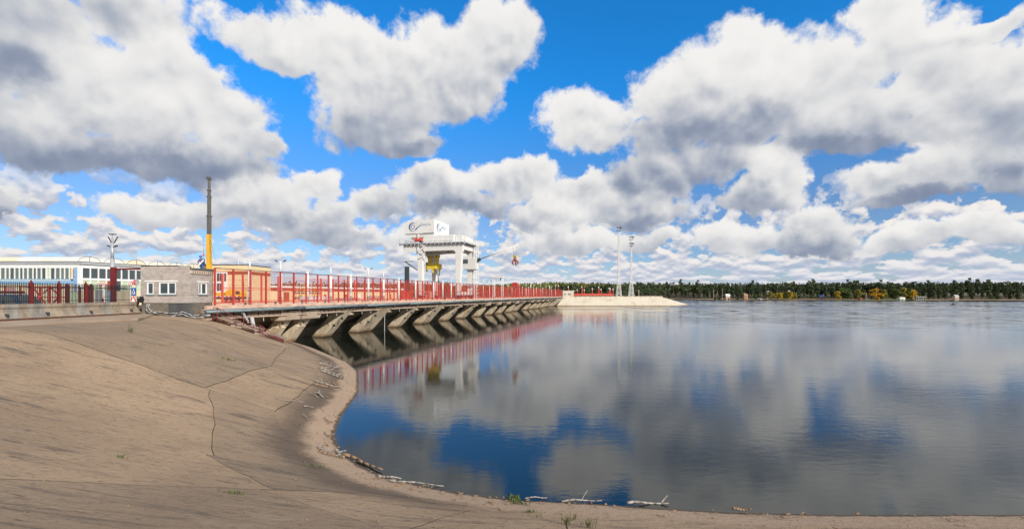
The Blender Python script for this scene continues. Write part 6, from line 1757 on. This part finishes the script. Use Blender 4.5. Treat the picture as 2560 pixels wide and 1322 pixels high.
# lattice floodlight masts
def lattice_mast(u, v_top, Y, plat, label):
    b = px(u, 0, Y); z0 = AZ - .7; zt = (HOR - v_top) / F * Y
    o = thing('floodlight_mast', (b.x, Y, z0), label, 'mast', 'lattice masts on the abutment')
    half = lambda z: 1.25 + (.42 - 1.25) * min(1, (z - z0) / 9.0) if z - z0 < 9 else .42 - .12 * (z - z0 - 9) / max(1, zt - z0 - 9)
    n = int((zt - z0) / 1.15)
    zs_ = [z0 + (zt - z0) * i / n for i in range(n + 1)]
    for sx, sy in ((-1, -1), (1, -1), (1, 1), (-1, 1)):
        MB().tube([Vector((b.x + sx * half(z), Y + sy * half(z), z)) for z in zs_[::3] + [zs_[-1]]], .085, 5).build('leg', CWH, o)
    l = MB()
    for i in range(n):
        a, c = half(zs_[i]), half(zs_[i + 1]); za, zc = zs_[i], zs_[i + 1]
        for (p, q) in (((-1, -1), (1, -1)), ((1, -1), (1, 1)), ((1, 1), (-1, 1)), ((-1, 1), (-1, -1))):
            l.bar((b.x + p[0] * a, Y + p[1] * a, za), (b.x + q[0] * c, Y + q[1] * c, zc), .07)
            l.bar((b.x + q[0] * a, Y + q[1] * a, za), (b.x + p[0] * c, Y + p[1] * c, zc), .07)
            if i % 2 == 0: l.bar((b.x + p[0] * a, Y + p[1] * a, za), (b.x + q[0] * a, Y + q[1] * a, za), .08)
    tag(l.build('lattice', CWH, o), kind='stuff')
    for zp in plat:
        zq = (HOR - zp) / F * Y
        pf_ = bx3('platform', (b.x - 1.1, Y - 1.1, zq), (b.x + 1.1, Y + 1.1, zq + .15), M['galv'], o)
        for (dx, dy) in ((-.9, -.9), (0, -.95), (.9, -.9), (.9, .9)):
            MB().cyl((b.x + dx, Y + dy, zq + .15), (b.x + dx, Y + dy, zq + 1.0), .04, n=5).build('lamp_stem', M['steel_dark'], pf_)
            MB().box((b.x + dx, Y + dy, zq + 1.25), (.55, .35, .5), Matrix.Rotation(.4, 3, 'X')).build('floodlight', M['steel_dark'], pf_)
lattice_mast(1547, 576, 218, (576,), 'taller white lattice floodlight mast on the abutment, nearer the red barrier')
lattice_mast(1578, 601, 222, (599, 615), 'shorter white lattice floodlight mast with two lamp platforms on the abutment')

# ------------------------------------------------------------------ driftwood, tufts and litter on the bank
def drift(u, v, L_, ang, r, mt, label, forks=2, seed=0, w=None):
    rr = random.Random(seed)
    r *= .72
    c = bank_hit(u, v)
    d = Vector((math.cos(ang), math.sin(ang), 0))
    pts, rad = [], []
    n = 7
    for i in range(n):
        f = i / (n - 1)
        p = c + d * (f - .5) * L_ + Vector((-d.y, d.x, 0)) * (.09 * L_ * math.sin(f * 3.0 + seed) + rr.uniform(-.02, .02) * L_)
        p.z = bz(p.x, p.y) + .055 + r * .8 + .02 * math.sin(f * 7 + seed)
        pts.append(p); rad.append(r * (1.0 - .6 * f))
    o = thing('driftwood', c, label, 'driftwood', 'driftwood along the waterline')
    MB().tube(pts, rad, 7).build('stem', M[mt], o, smooth=True)
    for k in range(forks):
        i = rr.randrange(1, n - 1); a2 = ang + rr.choice((-1, 1)) * rr.uniform(.5, 1.1)
        q = pts[i]; e = Vector((math.cos(a2), math.sin(a2), rr.uniform(.1, .5)))
        ln = L_ * rr.uniform(.2, .4)
        MB().tube([q, q + e * ln * .5 + Vector((0, 0, .02)), q + e * ln], [r * .6, r * .45, r * .15], 6).build('branch', M[mt], o, smooth=True)
    return o
D_ = [
    (903, 1163, 2.0, -.45, .075, 'wood_brown', 'long brown driftwood log lying at the bend of the waterline', 1),
    (850, 1141, .9, -.75, .07, 'wood_grey', 'thick pale driftwood stump next to the long brown log', 2),
    (829, 1140, 1.0, -.15, .03, 'wood_brown', 'thin forked brown stick uphill of the long brown log', 1),
    (810, 1127, .65, -.5, .035, 'wood_grey', 'short pale stick above the thick driftwood stump', 0),
    (821, 1128, .6, -.6, .03, 'wood_grey', 'dark pale-tipped stick just above the thick stump', 0),
    (838, 917, 1.3, -.8, .08, 'wood_grey', 'pale driftwood branch highest up the far beach', 2),
    (822, 916, 1.2, .2, .05, 'wood_grey', 'pale forked branches beside the highest driftwood', 3),
    (820, 930, 1.4, -.4, .06, 'wood_grey', 'pale driftwood tangle just below the highest branches', 3),
    (833, 941, 1.9, -.3, .07, 'wood_grey', 'largest pale tangle of bleached branches on the beach', 4),
    (822, 965, 1.5, .3, .06, 'wood_grey', 'pale branches with dark roots in the middle of the beach', 4),
    (840, 966, 1.0, -.7, .06, 'wood_brown', 'dark branch beside the pale branches with roots', 2),
    (811, 968, 1.0, .5, .06, 'wood_brown', 'dark root lying left of the pale branches', 2),
    (803, 989, 1.0, -1.0, .08, 'wood_grey', 'single thick pale driftwood branch lying apart below the tangle', 1),
    (786, 990, .7, -.7, .03, 'wood_grey', 'thin pale stick beside the single thick branch', 0),
    (735, 1006, .8, .5, .025, 'wood_grey', 'thin curved stick lying highest on the slope', 0),
    (772, 1020, .4, .5, .03, 'wood_grey', 'small stick below the thin curved one', 0),
    (762, 1045, .5, -.8, .03, 'wood_grey', 'small pale twig halfway down the dark band', 0),
    (850, 933, .6, -.2, .03, 'wood_grey', 'small pale stick nearest the water on the far beach', 0),
    (808, 1027, .5, -.6, .03, 'wood_grey', 'short stick on the pale washed strip', 0),
    (822, 1055, .7, -.5, .03, 'wood_brown', 'brown twig with forks on the washed strip', 2),
    (825, 1093, .9, -.7, .03, 'wood_brown', 'brown forked twig by the narrowest water', 2),
    (975, 1198, .7, -.1, .05, 'wood_grey', 'pale flat driftwood piece past the long log', 0),
    (1040, 1212, 1.6, -.2, .035, 'wood_grey', 'long thin pale pole on the near shore, farther from the camera', 0),
    (1340, 1250, .6, .0, .03, 'wood_grey', 'short pale stick by the water beside the grass clump', 0),
    (1455, 1258, 1.1, .05, .035, 'wood_grey', 'pale stick on the near shore between grass and log', 1),
    (1620, 1266, 1.1, .04, .05, 'wood_grey', 'thick bleached log lying at the near water edge', 1),
    (1855, 1281, .45, .0, .05, 'wood_brown', 'dark lump of driftwood at the near water edge', 2),
]
for i, (u, v, L_, a, r, mt, lab, fk) in enumerate(D_): drift(u, v, L_, a, r, mt, lab, fk, i * 7 + 1)
# bits of bark and small litter along the tide line: nobody could count them
rr = random.Random(4); lit = MB()
for i in range(320):
    k = rr.random() ** .8
    u = 760 + rr.random() * 1800
    # walk along the shoreline and scatter a little inland
    j = rr.uniform(6, len(SH) - 3); a, b = SH[int(j)], SH[int(j) + 1]; f = j - int(j)
    p = a + (b - a) * f; t_ = (b - a) / np.linalg.norm(b - a); nrm = np.array([t_[1], -t_[0]])
    p = p + nrm * abs(rr.gauss(.25, .55)) + t_ * rr.uniform(-.3, .3)
    z = bz(*p); s = rr.uniform(.006, .022)
    ang = rr.uniform(0, 3.14)
    lit.box((p[0], p[1], z + s * .5 + .03), (s * rr.uniform(2, 7), s * 1.6, s), Matrix.Rotation(ang, 3, 'Z'))
tag(lit.build('shore_litter', M['wood_brown']), 'small bits of bark and litter washed up along the waterline', 'litter', kind='stuff')
# pebbles and crumbs on the slabs
peb = MB()
for i in range(700):
    x, y = rr.uniform(-16, 14), rr.uniform(3, 26)
    d = shore_dist([(x, y)])[0]
    if d < .3 or d > 13: continue
    s = rr.uniform(.006, .02); z = bz(x, y)
    peb.box((x, y, z + .035 + s * .3), (s * 1.6, s * 1.3, s), Matrix.Rotation(rr.uniform(0, 3), 3, 'Z'))
tag(peb.build('pebbles', M['wood_brown']), 'small stones and crumbs scattered over the concrete slope', 'pebbles', kind='stuff')

def tuft(u, v, n, h, spread, label, leafy=False, seed=0):
    rr = random.Random(seed); c = bank_hit(u, v)
    m = MB()
    for i in range(n):
        b = c + Vector((rr.gauss(0, spread), rr.gauss(0, spread * .6), 0)); b.z = bz(b.x, b.y) + .02
        a = rr.uniform(0, 6.28); lean = rr.uniform(.1, .6); hh = h * rr.uniform(.5, 1.1)
        t_ = b + Vector((math.cos(a) * lean * hh, math.sin(a) * lean * hh, hh)); mid = b.lerp(t_, .5) + Vector((0, 0, hh * .12))
        w = Vector((-math.sin(a), math.cos(a), 0)) * (.012 if not leafy else .006)
        m.add([b - w, b + w, mid + w * .8, mid - w * .8, t_], [(0, 1, 2, 3), (3, 2, 4)])
        if leafy:
            for k in range(5):
                p = b.lerp(t_, .25 + k * .17); e = Vector((rr.uniform(-1, 1), rr.uniform(-1, 1), rr.uniform(.1, .8))).normalized() * h * .16
                s = e.cross(Vector((0, 0, 1))).normalized() * h * .045
                m.add([p, p + e * .5 + s, p + e, p + e * .5 - s], [(0, 1, 2, 3)])
    o = thing('grass_tuft' if not leafy else 'weed_plant', c, label, 'grass' if not leafy else 'weed', 'plants in the slab joints')
    tag(m.build('blades', M['grass_leaf'], o), kind='stuff')
T_ = [(1282, 1250, 60, .16, .10, 'green grass clump at the near water edge', False), (1300, 1262, 40, .09, .12, 'low grass in the joint behind the green clump', False), (1325, 1282, 25, .07, .08, 'sparse grass strand in the open joint', False),
      (1418, 1312, 14, .26, .05, 'upright leafy weed at the bottom of the picture', True), (1436, 1300, 8, .18, .04, 'thin pale weed beside the upright leafy one', True), (1470, 1320, 20, .2, .09, 'spreading leafy weed at the bottom edge', True), (1345, 1295, 8, .12, .04, 'small weed between the grass joint and the leafy weeds', True),
      (795, 1168, 30, .07, .16, 'flat green weed patch above the long driftwood log', False), (302, 1147, 16, .08, .05, 'small green tuft in the lower joint of the slope', False), (582, 1236, 30, .08, .12, 'brown dry tuft alone on the lower slope', False),
      (570, 900, 40, .16, .22, 'green grass along the upper slab joint', False), (512, 880, 18, .12, .12, 'small grass tuft higher up the slab joint', False), (325, 832, 10, .45, .10, 'tall spindly weed near the top of the slope', True), (155, 800, 20, .1, .3, 'grass line in the apron joint near the wave wall', False),
      (548, 828, 14, .16, .08, 'tiny green tuft on the dark streak beside the stairs', False), (1290, 1256, 30, .11, .07, 'second grass clump just inland of the waterside one', False)]
for i, (u, v, n, h, sp, lab, lf) in enumerate(T_): tuft(u, v, n, h, sp, lab, lf, i + 3)
